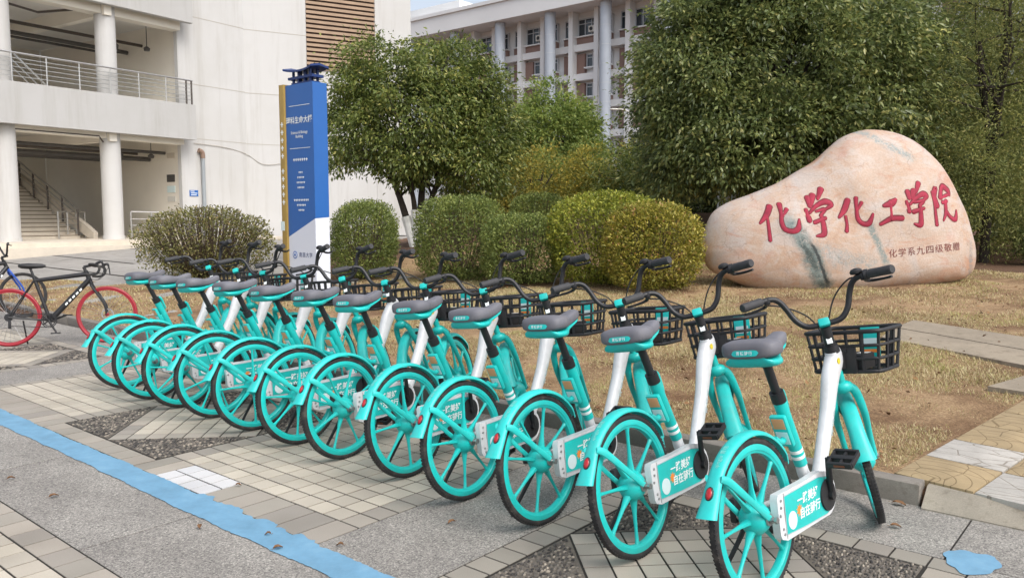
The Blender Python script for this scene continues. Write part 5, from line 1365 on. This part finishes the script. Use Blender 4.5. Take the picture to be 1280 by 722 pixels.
for ob in list(bpy.data.objects):
    for k_ in ('steers', 'spins'):
        if k_ in ob: del ob[k_]

# ------------------------------------------------------------------ two private bikes on the left
def spoked_wheel(c, rad, tyre_r, rim_mat, par, name, steer=None):
    mb = MB(); pr = []
    mb.lathe([(rad - tyre_r * 2.6, -.011), (rad - tyre_r * 1.3, -.013), (rad - tyre_r * 1.3, .013), (rad - tyre_r * 2.6, .011)], c, RX90, 48, closed=True)
    mb.lathe([(.012, -.035), (.022, -.03), (.016, 0), (.022, .03), (.012, .035)], c, RX90, 14)
    o = mb.build(name, MT[rim_mat], par, 40)
    mb = MB()
    for k in range(12):
        a = 2 * math.pi * k / 12; pr.append((rad - tyre_r + tyre_r * math.cos(a), tyre_r * math.sin(a)))
    mb.lathe(pr, c, RX90, 48, closed=True)
    mb.build('tyre', MT['red_rim' if rim_mat == 'red_rim' else 'black_rubber'], o)
    mb = MB()
    for k in range(28):
        a = 2 * math.pi * k / 28; s_ = .028 * (1 if k % 2 else -1); a2 = a + (.5 if k % 4 < 2 else -.5)
        mb.tube([Vector(c) + Vector((.02 * math.cos(a2), s_, .02 * math.sin(a2))), Vector(c) + Vector(((rad - tyre_r * 2.4) * math.cos(a), 0, (rad - tyre_r * 2.4) * math.sin(a)))], .0016, 4, cap=False)
    mb.build('spokes', MT['steel'], o)
    return o
def road_bike(name, frame_mat, rim_mat, drop, label, fork_mat):
    b = empty(name); tag(b, label, 'bicycle')
    r_ = .335; tr = .018; F_ = Vector((1.02, 0, r_)); BBp = Vector((.415, 0, .285)); HT, HBm = Vector((.80, 0, .855)), Vector((.845, 0, .735)); ST = Vector((.255, 0, .80))
    spoked_wheel((0, 0, r_), r_, tr, rim_mat, b, 'rear_wheel'); spoked_wheel(F_, r_, tr, rim_mat, b, 'front_wheel')
    mb = MB(); mb.tube([HT + Vector((.012, 0, -.035)), ST + Vector((.015, 0, -.045))], [.027, .023], 12); mb.tube([HBm + Vector((0, 0, .03)), BBp], [.031, .033], 12); mb.tube([BBp, ST], .020, 12); mb.tube([HT, HBm], .026, 12)
    for s_ in (-1, 1): mb.tube([BBp + Vector((0, .02 * s_, 0)), (0, .06 * s_, r_)], .010, 8); mb.tube([ST + Vector((.01, .012 * s_, -.03)), (0, .06 * s_, r_)], .008, 8)
    mb.lathe([(.024, -.035), (.024, .035)], BBp, RX90, 14); fm = mb.build('frame', MT[frame_mat], b)
    def dtf(x, y): p = HBm.lerp(BBp, .42); t = (HBm - BBp).normalized(); n_ = Vector((-t.z, 0, t.x)); return p + t * x + n_ * y + Vector((0, -.0335, 0))
    mb = MB()
    for k in range(5): x = -.12 + k * .055; mb.add([dtf(x, -.010), dtf(x + .034, -.010), dtf(x + .042, .010), dtf(x + .008, .010)], [(0, 1, 2, 3)])
    mb.build('frame_print', MT['white_print'], fm, 0)
    mb = MB(); mb.tube([HBm + Vector((0, 0, .01)), HBm + Vector((.02, 0, -.05))], .022, 10)
    for s_ in (-1, 1): mb.tube(smooth_path([HBm + Vector((.015, .02 * s_, -.03)), HBm + Vector((.03, .05 * s_, -.07)), (F_.x - .02, .055 * s_, r_ + .12), (F_.x, .055 * s_, r_)]), [.016, .016, .014, .010], 10)
    mb.build('fork', MT[fork_mat], b)
    mb = MB(); mb.tube([ST + Vector((.01, 0, -.03)), ST + Vector((-.035, 0, .10))], .0135, 10); mb.build('seat_post', MT['black_metal'], b)
    mb = MB(); vs = []; secs = [(-.13, .05, .016), (-.10, .075, .03), (-.03, .068, .034), (.04, .035, .03), (.11, .022, .026), (.145, .010, .012)]
    for (x, hw, h) in secs:
        for k in range(14): a = 2 * math.pi * k / 14; vs.append(ST + Vector((-.02 + x, hw * math.cos(a), .125 + h * math.sin(a) + .02 * max(0, -x))))
    mb.add(vs, [(i * 14 + k, i * 14 + (k + 1) % 14, (i + 1) * 14 + (k + 1) % 14, (i + 1) * 14 + k) for i in range(5) for k in range(14)] + [tuple(range(13, -1, -1)), tuple(70 + k for k in range(14))]); mb.build('saddle', MT['black_plastic'], b, 60)
    mb = MB()
    for rr in (.085, .068): mb.lathe([(rr - .010, -.002), (rr, -.002), (rr, .002), (rr - .010, .002)], BBp + Vector((0, -.055 + (.085 - rr) * .4, 0)), RX90, 30, closed=True)
    for k in range(5): a = k * 2 * math.pi / 5; mb.tube([BBp + Vector((0, -.052, 0)), BBp + Vector((.075 * math.cos(a), -.052, .075 * math.sin(a)))], .008, 6)
    mb.tube([BBp + Vector((0, -.05, .08)), (0, -.045, r_ + .035)], .004, 6); mb.tube([BBp + Vector((0, -.05, -.08)), (.02, -.045, r_ - .10), (0, -.045, r_ - .04)], .004, 6)
    mb.lathe([(.045, -.012), (.045, .004)], (0, -.045, r_), RX90, 20); mb.box((.012, -.05, r_ - .085), (.03, .018, .09), None, .004); mb.build('drivetrain', MT['black_metal'], b)
    for s_, an in ((-1, R(-62)), (1, R(20))):
        y = -.075 if s_ < 0 else .075; tip = BBp + Vector((.17 * math.cos(an), y, .17 * math.sin(an))); mb = MB(); mb.tube([BBp + Vector((0, y, 0)), tip], [.014, .010], 8); mb.build('crank', MT['black_metal'], b)
        pc = tip + Vector((0, .05 * s_, 0)); mb = MB()
        for x in (-.04, .04): mb.box(pc + Vector((x, 0, 0)), (.010, .07, .018), None, .002)
        for yy in (-.032, .032): mb.box(pc + Vector((0, yy, 0)), (.08, .008, .014), None, .002)
        mb.tube([tip, pc], .008, 8); mb.build('pedal', MT['black_plastic'], b)
    S0 = HT + Vector((-.02, 0, .05)); mb = MB(); mb.tube([HT, S0], .018, 10); mb.tube([S0, S0 + Vector((.085, 0, .02))], .016, 10); mb.build('stem', MT['black_metal'], b)
    C_ = S0 + Vector((.085, 0, .02)); mb = MB()
    if drop:
        h = [(0, 0, 0), (0, .10, .0), (.01, .175, .0), (.05, .195, -.002), (.10, .20, -.02), (.115, .202, -.06), (.09, .204, -.11), (.03, .206, -.125), (-.03, .208, -.12)]
        full = [Vector((x, -y, z)) for x, y, z in h[::-1]] + [Vector(q) for q in h[1:]]
        mb.tube([C_ + p for p in smooth_path(full, 5)], .0145, 10); hb = mb.build('handlebar', MT['black_rubber'], b)
        for s_ in (-1, 1):
            mb = MB(); mb.tube(smooth_path([C_ + Vector((.08, .2 * s_, .0)), C_ + Vector((.135, .2 * s_, .025)), C_ + Vector((.155, .2 * s_, -.02)), C_ + Vector((.165, .2 * s_, -.10))]), [.017, .016, .008, .006], 8); mb.build('brake_lever', MT['black_metal'], hb)
            mb = MB(); mb.tube(smooth_path([C_ + Vector((.13, .2 * s_, .02)), C_ + Vector((.16, .13 * s_, -.02)), C_ + Vector((.09, .03 * s_, -.16)), HBm + Vector((.02, 0, .02))]), .003, 5); mb.build('brake_cable', MT['black_rubber'], hb)
    else:
        h = [(-.03, 0, .01), (-.03, .06, .03), (-.05, .16, .14), (-.09, .30, .16)]
        full = [Vector((x, -y, z)) for x, y, z in h[::-1]] + [Vector(q) for q in h[1:]]
        mb.tube([C_ + p for p in smooth_path(full, 5)], .013, 10); hb = mb.build('handlebar', MT['black_metal'], b)
        for s_ in (-1, 1):
            mb = MB(); mb.tube([C_ + Vector((-.06, .20 * s_, .150)), C_ + Vector((-.092, .31 * s_, .16))], .017, 10); mb.build('grip', MT['grip'], hb)
            mb = MB(); mb.tube([C_ + Vector((-.03, .17 * s_, .145)), C_ + Vector((-.01, .20 * s_, .135)), C_ + Vector((-.04, .28 * s_, .13))], .007, 6); mb.build('brake_lever', MT['black_metal'], hb)
    mb = MB(); mb.lathe([(.07, -.002), (.07, .002), (.055, .002), (.055, -.002)], F_ + Vector((0, .03, 0)), RX90, 20, closed=True); mb.build('brake_disc', MT['steel'], b)
    mb = MB(); mb.tube([(.12, .07, .29), (.14, .16, .02)], .009, 8); mb.build('kickstand', MT['black_metal'], b)
    return b
def set_bike(b, x, y, hd, ln):
    b.location = (x, y, 0); b.rotation_mode = 'QUATERNION'; b.rotation_quaternion = Quaternion((0, 0, 1), R(90 - hd)) @ Quaternion((1, 0, 0), R(-ln))
rb = road_bike('road_bike', 'black_metal', 'red_rim', True, 'black drop bar road bike with bright red wheels', 'black_metal'); set_bike(rb, -5.80, 9.15, 72, 7)
bb_ = road_bike('city_bike', 'black_metal', 'black_metal', False, 'black bike with blue fork and black wheels behind the red wheeled bike', 'blue_frame'); set_bike(bb_, -7.86, 11.0, 38, 6)

# ------------------------------------------------------------------ foliage
def unit(a): return a / np.maximum(np.linalg.norm(a, axis=1, keepdims=True), 1e-6)
def leaf_mesh(name, C, D, S, aspect=0.42, fold=0.25, up=1.0):
    """C centres, D pointing directions, S lengths -> folded diamond leaves"""
    n = len(C); D = unit(D)
    ref = unit(rng.normal(size=(n, 3)) * 0.8 + np.array([0, 0, up]))
    Nn = unit(ref - D * np.sum(ref * D, 1, keepdims=True)); B = np.cross(D, Nn)
    S = S[:, None]
    v0 = C - D * S * .5; v2 = C + D * S * .5 - Nn * S * .08
    v1 = C - D * S * .05 + B * S * aspect * .5 + Nn * S * fold * .3; v3 = C - D * S * .05 - B * S * aspect * .5 + Nn * S * fold * .3
    V = np.stack([v0, v1, v2, v3], 1).reshape(-1, 3)
    i = np.arange(n)[:, None] * 4
    F = np.concatenate([i + np.array([[0, 1, 2]]), i + np.array([[0, 2, 3]])], 0)
    return np_mesh(name, V, F)
def lump(d, seed, k=3.0):
    s = np.zeros(len(d)); r_ = np.random.default_rng(seed)
    for _ in range(7):
        w_ = r_.normal(size=3) * k; s += np.sin(d @ w_ + r_.uniform(0, 6.28)) / 7
    return s * 1.6
def crown(ells, n_clump, per, size, seed, spread=0.2, droop=0.5, shell=0.45, lumpy=0.20, flat=0.7):
    r_ = np.random.default_rng(seed); vol = np.array([e[3] * e[4] * e[5] for e in ells]) ** (2 / 3); vol = vol / vol.sum()
    cs = []; od = []
    for e, f in zip(ells, vol):
        k = max(3, int(n_clump * f)); d = unit(r_.normal(size=(k, 3))); rad = 1 - shell * r_.random(k) ** 1.6
        rad = rad * (1 + lumpy * lump(d, seed + int(e[0] * 7) & 1023))
        c = np.array(e[:3]) + d * np.array(e[3:6]) * rad[:, None]; cs.append(c); od.append(d)
    cs = np.concatenate(cs); od = np.concatenate(od); m_ = len(cs)
    off = r_.normal(size=(m_, per, 3)) * spread * np.array([1, 1, flat]) * r_.uniform(.6, 1.3, size=(m_, 1, 1))
    C = (cs[:, None, :] + off).reshape(-1, 3)
    D = (unit(off.reshape(-1, 3)) * .8 + np.repeat(od, per, 0) * .5 + r_.normal(size=(m_ * per, 3)) * .45 + np.array([0, 0, -droop]))
    return C, D, cs
def make_tree(name, label, base, stems, ells, n_clump, per, size, mat, seed, spread=.2, droop=.5, cat='tree', group=None, wash=0.0, aspect=.42, trunk_r=.11, limbs=14, **kw):
    base = (base[0], base[1], ground_z(base[0], base[1]) - .03)
    t = empty(name, base); tag(t, label, cat, group)
    C, D, cs = crown([(e[0], e[1], e[2], e[3], e[4], e[5]) for e in ells], n_clump, per, size, seed, spread, droop, **kw)
    C = C - np.array(base); cs = cs - np.array(base)
    S = size * rng.uniform(.65, 1.25, len(C))
    mkobj('crown', leaf_mesh('crown', C, D, S, aspect), MT[mat], t)
    r_ = random.Random(seed); mb = MB(); mw = MB()
    for (dx, dy, h, r0) in stems:
        top = Vector((dx, dy, h)); mid = Vector((dx * .35 + r_.uniform(-.1, .1), dy * .35, h * .5)); sp = smooth_path([(dx * .04, dy * .04, -.15), mid, top], 6)
        mb.tube(sp, [r0 * 1.25, r0, r0 * .7, r0 * .5], 9)
        if wash > 0:
            k = [q for q in sp if q.z < wash]
            if len(k) > 1: mw.tube(k, r0 * 1.34, 9)
        for q in range(limbs):
            tgt = Vector(cs[r_.randrange(len(cs))].tolist()); s0 = sp[min(len(sp) - 1, int(len(sp) * r_.uniform(.45, 1)))]
            if tgt.z < s0.z - .3: continue
            md = s0.lerp(tgt, .5) + Vector((r_.uniform(-.2, .2), r_.uniform(-.2, .2), r_.uniform(-.05, .25)))
            mb.tube(smooth_path([s0, md, tgt], 4), [r0 * .42, r0 * .28, r0 * .10], 6)
    tr = mb.build('trunk', MT['bark'], t)
    if wash > 0: mw.build('whitewash', MT['whitewash'], tr)
    return t
def make_bush(name, label, x, y, rx, ry, top, mat, n, size, seed, pw=2.6, twig=40, shell=.30, cat='bush', group=None, sink=0.1, aspect=.5, lobes=None, lum=.05):
    z0 = ground_z(x, y); h = top - z0; b = empty(name, (x, y, z0)); tag(b, label, cat, group)
    r_ = np.random.default_rng(seed); d = unit(r_.normal(size=(n, 3))); 
    k = (np.abs(d[:, 0]) ** pw + np.abs(d[:, 1]) ** pw + np.abs(d[:, 2]) ** pw) ** (-1 / pw)
    rad = (1 - shell * r_.random(n) ** 1.5) * (1 + lum * lump(d, seed, 4) + .03 * r_.normal(size=n))
    C = d * (k * rad)[:, None] * np.array([rx, ry, h * .52]) + np.array([0, 0, h * .5 - sink * .0])
    C = C[C[:, 2] > .02]
    D = unit(C - np.array([0, 0, h * .4])) * .7 + r_.normal(size=(len(C), 3)) * .7 + np.array([0, 0, .25])
    mkobj('foliage', leaf_mesh('foliage', C, D, size * r_.uniform(.6, 1.3, len(C)), aspect), MT[mat], b)
    mb = MB(); q_ = random.Random(seed)
    for i in range(twig):
        a = q_.uniform(0, 6.28); rr = math.sqrt(q_.random()); e = Vector((math.cos(a) * rx * rr * .95, math.sin(a) * ry * rr * .95, h * (.55 + .45 * math.sqrt(max(0, 1 - rr * rr))))) * q_.choice((.9, 1.0, 1.04))
        s0 = Vector((e.x * .12, e.y * .12, -.05)); mb.tube(smooth_path([s0, s0.lerp(e, .45) + Vector((e.x * .12, e.y * .12, -.05)), e], 3), [.014, .009, .004], 5, cap=False)
    mb.build('stems', MT['twig'], b)
    return b
# clipped bushes along the top of the lawn
make_bush('twiggy_bush', 'round twiggy olive brown bush on the lawn beside the sign', -6.15, 16.1, 1.36, 1.1, 1.68, 'leaf_olive', 11000, .062, 21, 2.3, 260, .40, lum=.10)
make_bush('clipped_bush', 'clipped green bush just right of the sign pylon', -2.75, 14.9, .60, .6, 1.72, 'leaf_hedge', 13500, .047, 22, 3.0, 42)
make_bush('clipped_bush', 'taller clipped green bush between the sign side bush and the low bush', -.92, 14.2, .80, .75, 1.83, 'leaf_hedge', 20000, .047, 23, 3.2, 42)
make_bush('clipped_bush', 'low clipped olive bush tucked against the golden hedge', .20, 13.3, .72, .65, 1.52, 'leaf_hedge', 17000, .045, 24, 3.0, 42)
make_bush('clipped_bush', 'dark clipped bush behind the low olive bush', .60, 18.0, .66, .6, 2.0, 'leaf_hedge', 9000, .05, 25, 2.6)
make_bush('golden_bush', 'large rounded golden green bush, the taller of two', 1.55, 13.0, .97, .85, 1.86, 'leaf_gold', 23000, .050, 26, 2.7, 48)
make_bush('golden_bush', 'golden green bush with russet tips, the lower of two', 2.10, 12.1, .76, .7, 1.69, 'leaf_gold2', 17000, .052, 27, 2.6, 40)
make_bush('clipped_bush', 'small clipped bush peeping out behind the sign side bush', -2.95, 16.4, .62, .55, 1.80, 'leaf_hedge', 8000, .045, 28, 2.8)
# trees
make_tree('osmanthus_tree', 'spreading evergreen tree with whitewashed forked trunk before the white building', (-2.25, 19.0, .58), [(-.9, .1, 2.3, .085), (.15, .3, 2.6, .09), (.9, -.1, 2.3, .08), (-.3, -.3, 2.1, .07)],
          [(-2.35, 19, 3.75, 1.75, 1.7, 1.45), (-3.65, 18.9, 3.45, .85, 1.1, 1.05), (-.85, 19, 2.8, 1.0, 1.2, 1.1), (-3.05, 19, 4.75, 1.05, 1.0, .85), (-1.5, 19.2, 4.75, 1.1, 1.0, .95), (-.85, 19.1, 4.2, .9, .9, .8), (-.5, 19.1, 3.4, .75, .9, .7), (-2.0, 19, 3.0, 1.2, 1.2, .7)],
          860, 66, .108, 'leaf_dark', 31, .175, .55, wash=.9, limbs=16)
make_tree('bright_tree', 'rounded bright green tree in front of the office block', (1.7, 36, .6), [(.2, 0, 4, .15)], [(1.7, 36, 5.2, 2.3, 2.0, 1.9), (.4, 36, 4.2, 1.4, 1.4, 1.3), (3.1, 36, 4.3, 1.3, 1.4, 1.4)], 420, 70, .19, 'leaf_bright', 32, .27, .35)
SH = [(-.75, 22.4, 1.7, 1.15, 'leaf_yellow', 'olive shrub with yellowing leaves beside the spreading tree'), (.75, 22.0, 2.2, 1.4, 'leaf_yellow', 'yellow leaved shrub behind the low olive bush'), (2.35, 22.6, 2.25, 1.35, 'leaf_yellow', 'golden leaved shrub next to the parked car'), (3.4, 21.2, 2.3, 1.2, 'leaf_dark', 'dark green shrub between the golden shrub and the broad tree'), (1.6, 24.5, 2.5, 1.5, 'leaf_bright', 'pale green shrub standing under the bright tree')]
for i, (x, y, z, r_, mt, lb) in enumerate(SH):
    make_tree('garden_shrub', lb, (x, y, .58), [(.1, 0, 1.2, .04), (-.3, .1, 1.1, .035), (.35, -.1, 1.1, .035)], [(x, y, z, r_, r_ * .9, r_ * .85), (x - .4, y, z - .6, r_ * .9, r_ * .9, r_ * .7)], 230, 60, .10, mt, 40 + i, .17, .35, cat='shrub', limbs=8)
make_tree('broadleaf_tree', 'big dense broadleaf tree rising behind the inscribed stone', (5.4, 16.6, .6), [(-.6, 0, 2.6, .11), (.5, .3, 3.0, .12), (0, -.5, 2.4, .09)],
          [(5.4, 16.4, 4.2, 2.7, 2.0, 2.3), (3.55, 15.9, 4.3, 1.25, 1.3, 1.5), (4.0, 15.9, 3.0, 1.3, 1.2, 1.1), (7.0, 16.2, 4.3, 1.5, 1.5, 2.0), (5.3, 15.6, 2.9, 2.2, 1.1, 1.2), (5.2, 16.4, 6.4, 2.0, 1.8, 1.4), (3.2, 16.2, 2.3, .7, .8, .6), (4.3, 16.4, 5.6, 1.2, 1.3, 1.0)],
          1550, 72, .118, 'leaf_right', 51, .19, .6)
make_tree('feathery_tree', 'feathery fine leaved tree beyond the right end of the stone', (9.2, 15.6, .6), [(-.3, 0, 4.2, .07), (.4, .2, 4.8, .07), (.1, -.2, 3.8, .06)], [(9.2, 15.6, 3.6, 1.5, 1.3, 2.6), (8.5, 15.4, 2.2, 1.0, 1.0, 1.2), (10.4, 15.8, 3.0, 1.6, 1.3, 2.3), (9.4, 15.8, 5.8, 1.3, 1.3, 1.6), (10.2, 15.2, 1.7, 1.2, 1.0, .8)], 900, 66, .075, 'leaf_fine', 52, .20, .15, aspect=.28)
make_tree('feathery_tree', 'tall thin leaved tree standing outermost at the lawn edge', (11.6, 17.2, .6), [(-.3, 0, 4.2, .08), (.4, .2, 4.8, .07)], [(11.4, 17.2, 4.2, 1.7, 1.4, 3.2), (11.8, 17.0, 2.2, 1.6, 1.2, 1.5)], 480, 66, .08, 'leaf_fine', 53, .22, .15, aspect=.28)
# darker trees behind
BK = [(7.8, 20.0, 4.6, 2.6, 'dark evergreen behind the broad tree and the stone'), (10.8, 21.5, 5.2, 3.0, 'dark evergreen behind the feathery tree'), (14.5, 22.0, 5.0, 3.2, 'dark evergreen beyond the outermost tall tree'), (6.0, 24.5, 4.6, 2.2, 'dark evergreen between the shrubs and the broad tree'), (13.2, 29, 6.5, 4.0, 'big dark tree far behind the feathery tree'), (7.5, 30, 6.0, 3.6, 'big dark tree far behind the broad tree'), (18.5, 27, 6.5, 4.0, 'big dark tree farthest out beyond the lawn')]
for i, (x, y, z, r_, lb) in enumerate(BK):
    make_tree('evergreen_tree', lb, (x, y, .6), [(.2, 0, z - 1, .13), (-.4, .2, z - 1.2, .10)], [(x, y, z, r_, r_ * .8, r_ * 1.0), (x - .6, y - .3, z - r_ * .65, r_ * .9, r_ * .8, r_ * .6), (x + .5, y, 2.0, r_ * .8, r_ * .7, 1.5)], 420, 56, .16, 'leaf_back', 60 + i, .30, .3, group='dark trees behind the stone', limbs=8)
# whitewashed young trunks standing left of the stone
for i, (px, y) in enumerate(((3.95, 19.0), (4.15, 19.3), (4.42, 19.5))):
    x = px * 1.0 + .98; zb = ground_z(x, y) - .05
    t = empty('young_tree', (x, y, zb)); tag(t, ['slim whitewashed young tree, farthest from the inscribed stone', 'slim whitewashed young tree, the middle one of three beside the stone', 'slim whitewashed young tree, closest to the inscribed stone'][i], 'tree', 'whitewashed young trees')
    mb = MB(); mb.tube([(0, 0, -.1), (.02, 0, 1.5), (.08, .02, 3.0)], [.085, .075, .06], 10); tr = mb.build('trunk', MT['bark'], t)
    mb = MB(); mb.tube([(0, 0, -.1), (.012, 0, .72 + .07 * i), (.014, 0, .78 + .07 * i)], [.095, .088, .05], 10); mb.build('whitewash', MT['whitewash'], tr)
    C, D, cs = crown([(x + .05, y, 3.9, .7, .7, .7)], 26, 50, .12, 80 + i); mkobj('crown', leaf_mesh('crown', C - np.array([x, y, zb]), D, .13 * rng.uniform(.7, 1.2, len(C))), MT['leaf_right'], t)
make_bush('russet_shrub', 'small russet leaved shrub near the parked car', 4.6, 24.0, .5, .45, 2.2, 'leaf_red', 2200, .08, 71, 2.0, 30, .6, cat='shrub')
make_bush('low_shrub', 'low dark shrub on the soil right of the stone', 9.9, 15.0, .45, .4, 1.35, 'leaf_right', 2400, .07, 72, 2.0, 20, .7, cat='shrub')

# ------------------------------------------------------------------ white van and street lamp far back
van = empty('parked_car', (6.75, 33.0, ground_z(6.75, 33.0)), R(38)); van.scale = (.92, .92, .74); tag(van, 'white car parked behind the shrubs, mostly hidden', 'car')
cs = lambda x, z, d: Vector((x, d, z))
mb = MB(); mb.prism([(-2.3, .35), (2.25, .35), (2.35, .8), (2.2, 1.15), (1.6, 1.3), (.95, 1.95), (-2.1, 2.0), (-2.35, 1.6)], -.85, .85, cs); bd = mb.build('body', MT['van'], van, 30)
for x0, x1 in ((-1.9, -.9), (-.8, .2), (.3, 1.2)):
    for y in (-.853, .853):
        mb = MB(); mb.prism([(x0, 1.25), (x1, 1.25), (min(x1, 1.0) - .05, 1.8), (x0, 1.8)], y - .004, y + .004, cs); mb.build('window', MT['glass'], van, 0)
mb = MB(); mb.prism([(1.02, 1.905), (1.56, 1.36), (1.60, 1.36), (1.06, 1.93)], -.75, .75, cs); mb.build('windscreen', MT['glass'], van, 0)
for x in (-1.5, 1.45):
    for y in (-.78, .78):
        mb = MB(); mb.lathe([(.0, -.09), (.30, -.09), (.33, -.05), (.33, .05), (.30, .09), (0, .09)], (x, y, .33), RX90, 22); wh = mb.build('wheel', MT['black_rubber'], van); mb = MB(); mb.lathe([(.19, -.095), (.19, .095)], (x, y, .33), RX90, 16); mb.build('rim', MT['far_frame'], wh)
for y in (-.62, .62):
    mb = MB(); mb.box((2.31, y, .85), (.06, .3, .18), None, .03); mb.build('headlight', MT['paper'], van, 40)
    mb = MB(); mb.box((-2.33, y * 1.2, 1.1), (.05, .14, .4), None, .02); mb.build('tail_light', MT['tail'], van, 40)
lamp = empty('street_lamp', (8.3, 54, .1)); tag(lamp, 'slim white street lamp before the office block', 'street lamp')
mb = MB(); mb.tube(smooth_path([(0, 0, 0), (0, 0, 7.2), (-.15, 0, 7.9), (-.7, -.1, 8.35), (-1.3, -.2, 8.45)]), [.08, .06, .05, .04, .035], 8); mb.build('pole', MT['cap'], lamp)
mb = MB(); mb.ico((-1.55, -.25, 8.42), (.32, .12, .07), None, 2); mb.build('lamp_head', MT['cap'], lamp)

# ------------------------------------------------------------------ dry grass on the lawn
def grass(n, f_u, f_v, hmin, hmax, wid):
    u = f_u(n); v = f_v(n)
    ok = np.array([(vv < lawn_far(uu) - .05) and uu > 1.16 - .172 * (vv - 4.6) and not (uu < 2.23 and 8.35 + (uu - 2.22) * .509 < vv < 9.46 + (uu - 2.2) * .441) for uu, vv in zip(u, v)]); u, v = u[ok], v[ok]
    # thin, bare patches
    pm = np.array([mnoise.noise(Vector((a * .9, b * .9, 3.1))) + .6 * mnoise.noise(Vector((a * 2.7, b * 2.7, 9.0))) for a, b in zip(u, v)])
    ok = pm + rng.normal(0, .16, len(u)) > -.10
    u, v, pm = u[ok], v[ok], pm[ok]
    n = len(u); z = np.array([lawn_z(a, b) for a, b in zip(u, v)])
    P = np.stack([DU.x * u + DV.x * v, DU.y * u + DV.y * v, z], 1)
    a = rng.uniform(0, 6.28, n); ln = np.abs(rng.normal(0, .6, n)) + .55; hh = rng.uniform(hmin, hmax, n) * np.clip(.75 + .7 * pm, .45, 1.2)
    tip = P + np.stack([np.cos(a) * hh * np.sin(ln), np.sin(a) * hh * np.sin(ln), hh * np.abs(np.cos(ln)) + .006], 1)
    s = np.stack([-np.sin(a), np.cos(a), 0 * a], 1) * (wid * rng.uniform(.6, 1.4, n))[:, None]
    V = np.stack([P - s, P + s, tip], 1).reshape(-1, 3); F = np.arange(3 * n).reshape(-1, 3)
    return V, F
V1, F1 = grass(300000, lambda n: rng.uniform(.6, 9.5, n), lambda n: 4.585 + 5.5 * rng.random(n) ** 1.25, .014, .038, .0019)
V2, F2 = grass(170000, lambda n: rng.uniform(.2, 12, n), lambda n: rng.uniform(6.5, 15.4, n), .022, .055, .0034)
V3, F3 = grass(50000, lambda n: rng.uniform(9, 22, n), lambda n: rng.uniform(4.6, 9.5, n), .03, .07, .0045)
GV = np.concatenate([V1, V2, V3]); GF = np.concatenate([F1, F2 + len(V1), F3 + len(V1) + len(V2)])
tag(mkobj('grass', np_mesh('grass', GV, GF), MT['grass']), 'short dry straw coloured grass blades on the lawn bank', 'grass', kind='stuff')

nl = 2600; lu_ = rng.uniform(1.2, 13, nl); lv_ = 4.62 + 10.5 * rng.random(nl) ** 1.2
ok = np.array([lv < lawn_far(lx) - .1 and lx > 1.2 - .172 * (lv - 4.6) for lx, lv in zip(lu_, lv_)]); lu_, lv_ = lu_[ok], lv_[ok]
LC = np.stack([DU.x * lu_ + DV.x * lv_, DU.y * lu_ + DV.y * lv_, np.array([lawn_z(a, b) for a, b in zip(lu_, lv_)]) + .022], 1)
LD = rng.normal(size=LC.shape) * np.array([1, 1, .25])
tag(mkobj('lawn_litter', leaf_mesh('lawn_litter', LC, LD, rng.uniform(.02, .055, len(LC)), .55, .3, 2.0), mat_island('litter_leaf', [(0, srgb(70, 50, 36)), (.6, srgb(112, 82, 56)), (1, srgb(150, 118, 82))], .85)), 'small brown dead leaves scattered over the lawn', 'leaves', kind='stuff')
# ------------------------------------------------------------------ fallen leaves
LF = [(4.55, 1.62, .050, 'curled dead leaf on the slab beyond the blue line'), (5.05, 1.58, .040, 'dark dead leaf flat on the slab beyond the blue line'), (3.05, 2.00, .045, 'brown dead leaf standing on the edge of the blue line'), (3.55, 1.90, .035, 'small dead leaf on the slab beside the blue line'), (2.66, 2.72, .040, 'reddish dead leaf on the slab under the bikes'),
      (1.05, 4.40, .065, 'dead leaf lying against the foot of the kerb end'), (.98, 4.06, .050, 'thin dead leaf on the slab before the kerb end'), (2.86, 2.20, .035, 'pale dead leaf caught where bricks meet the blue line'), (3.22, 2.06, .03, 'tiny dead leaf on the blue line'), (3.95, 2.35, .03, 'tiny dead leaf among the cream tiles')]
for i, (u, v, s_, lb) in enumerate(LF):
    mb = MB(); n = 7; vs = []
    for k in range(n + 1):
        t = k / n; wd = s_ * .32 * math.sin(math.pi * min(1, t * 1.05 + .02)) ** .8; cz = .012 * math.sin(t * 3.1) + .006 + .010 * t
        for y in (-1, -.5, 0, .5, 1): vs.append(Vector(((t - .5) * s_, y * wd, cz + .012 * abs(y) ** 1.5 + .002 * math.sin(k * 2 + y * 3))))
    mb.add(vs, [(k * 5 + j, k * 5 + j + 1, k * 5 + j + 6, k * 5 + j + 5) for k in range(n) for j in range(4)])
    mb.tube([(s_ * .48, 0, .014), (s_ * .8, .004, .022)], .0012, 5)
    o = mb.build('dead_leaf', MT['dead_leaf'], None, 60); o.location = UV(u, v, .002); o.scale = (1, 1, .6); o.rotation_euler = (0, 0, rnd.uniform(0, 6.28)); tag(o, lb, 'leaf', 'fallen leaves on the paving')
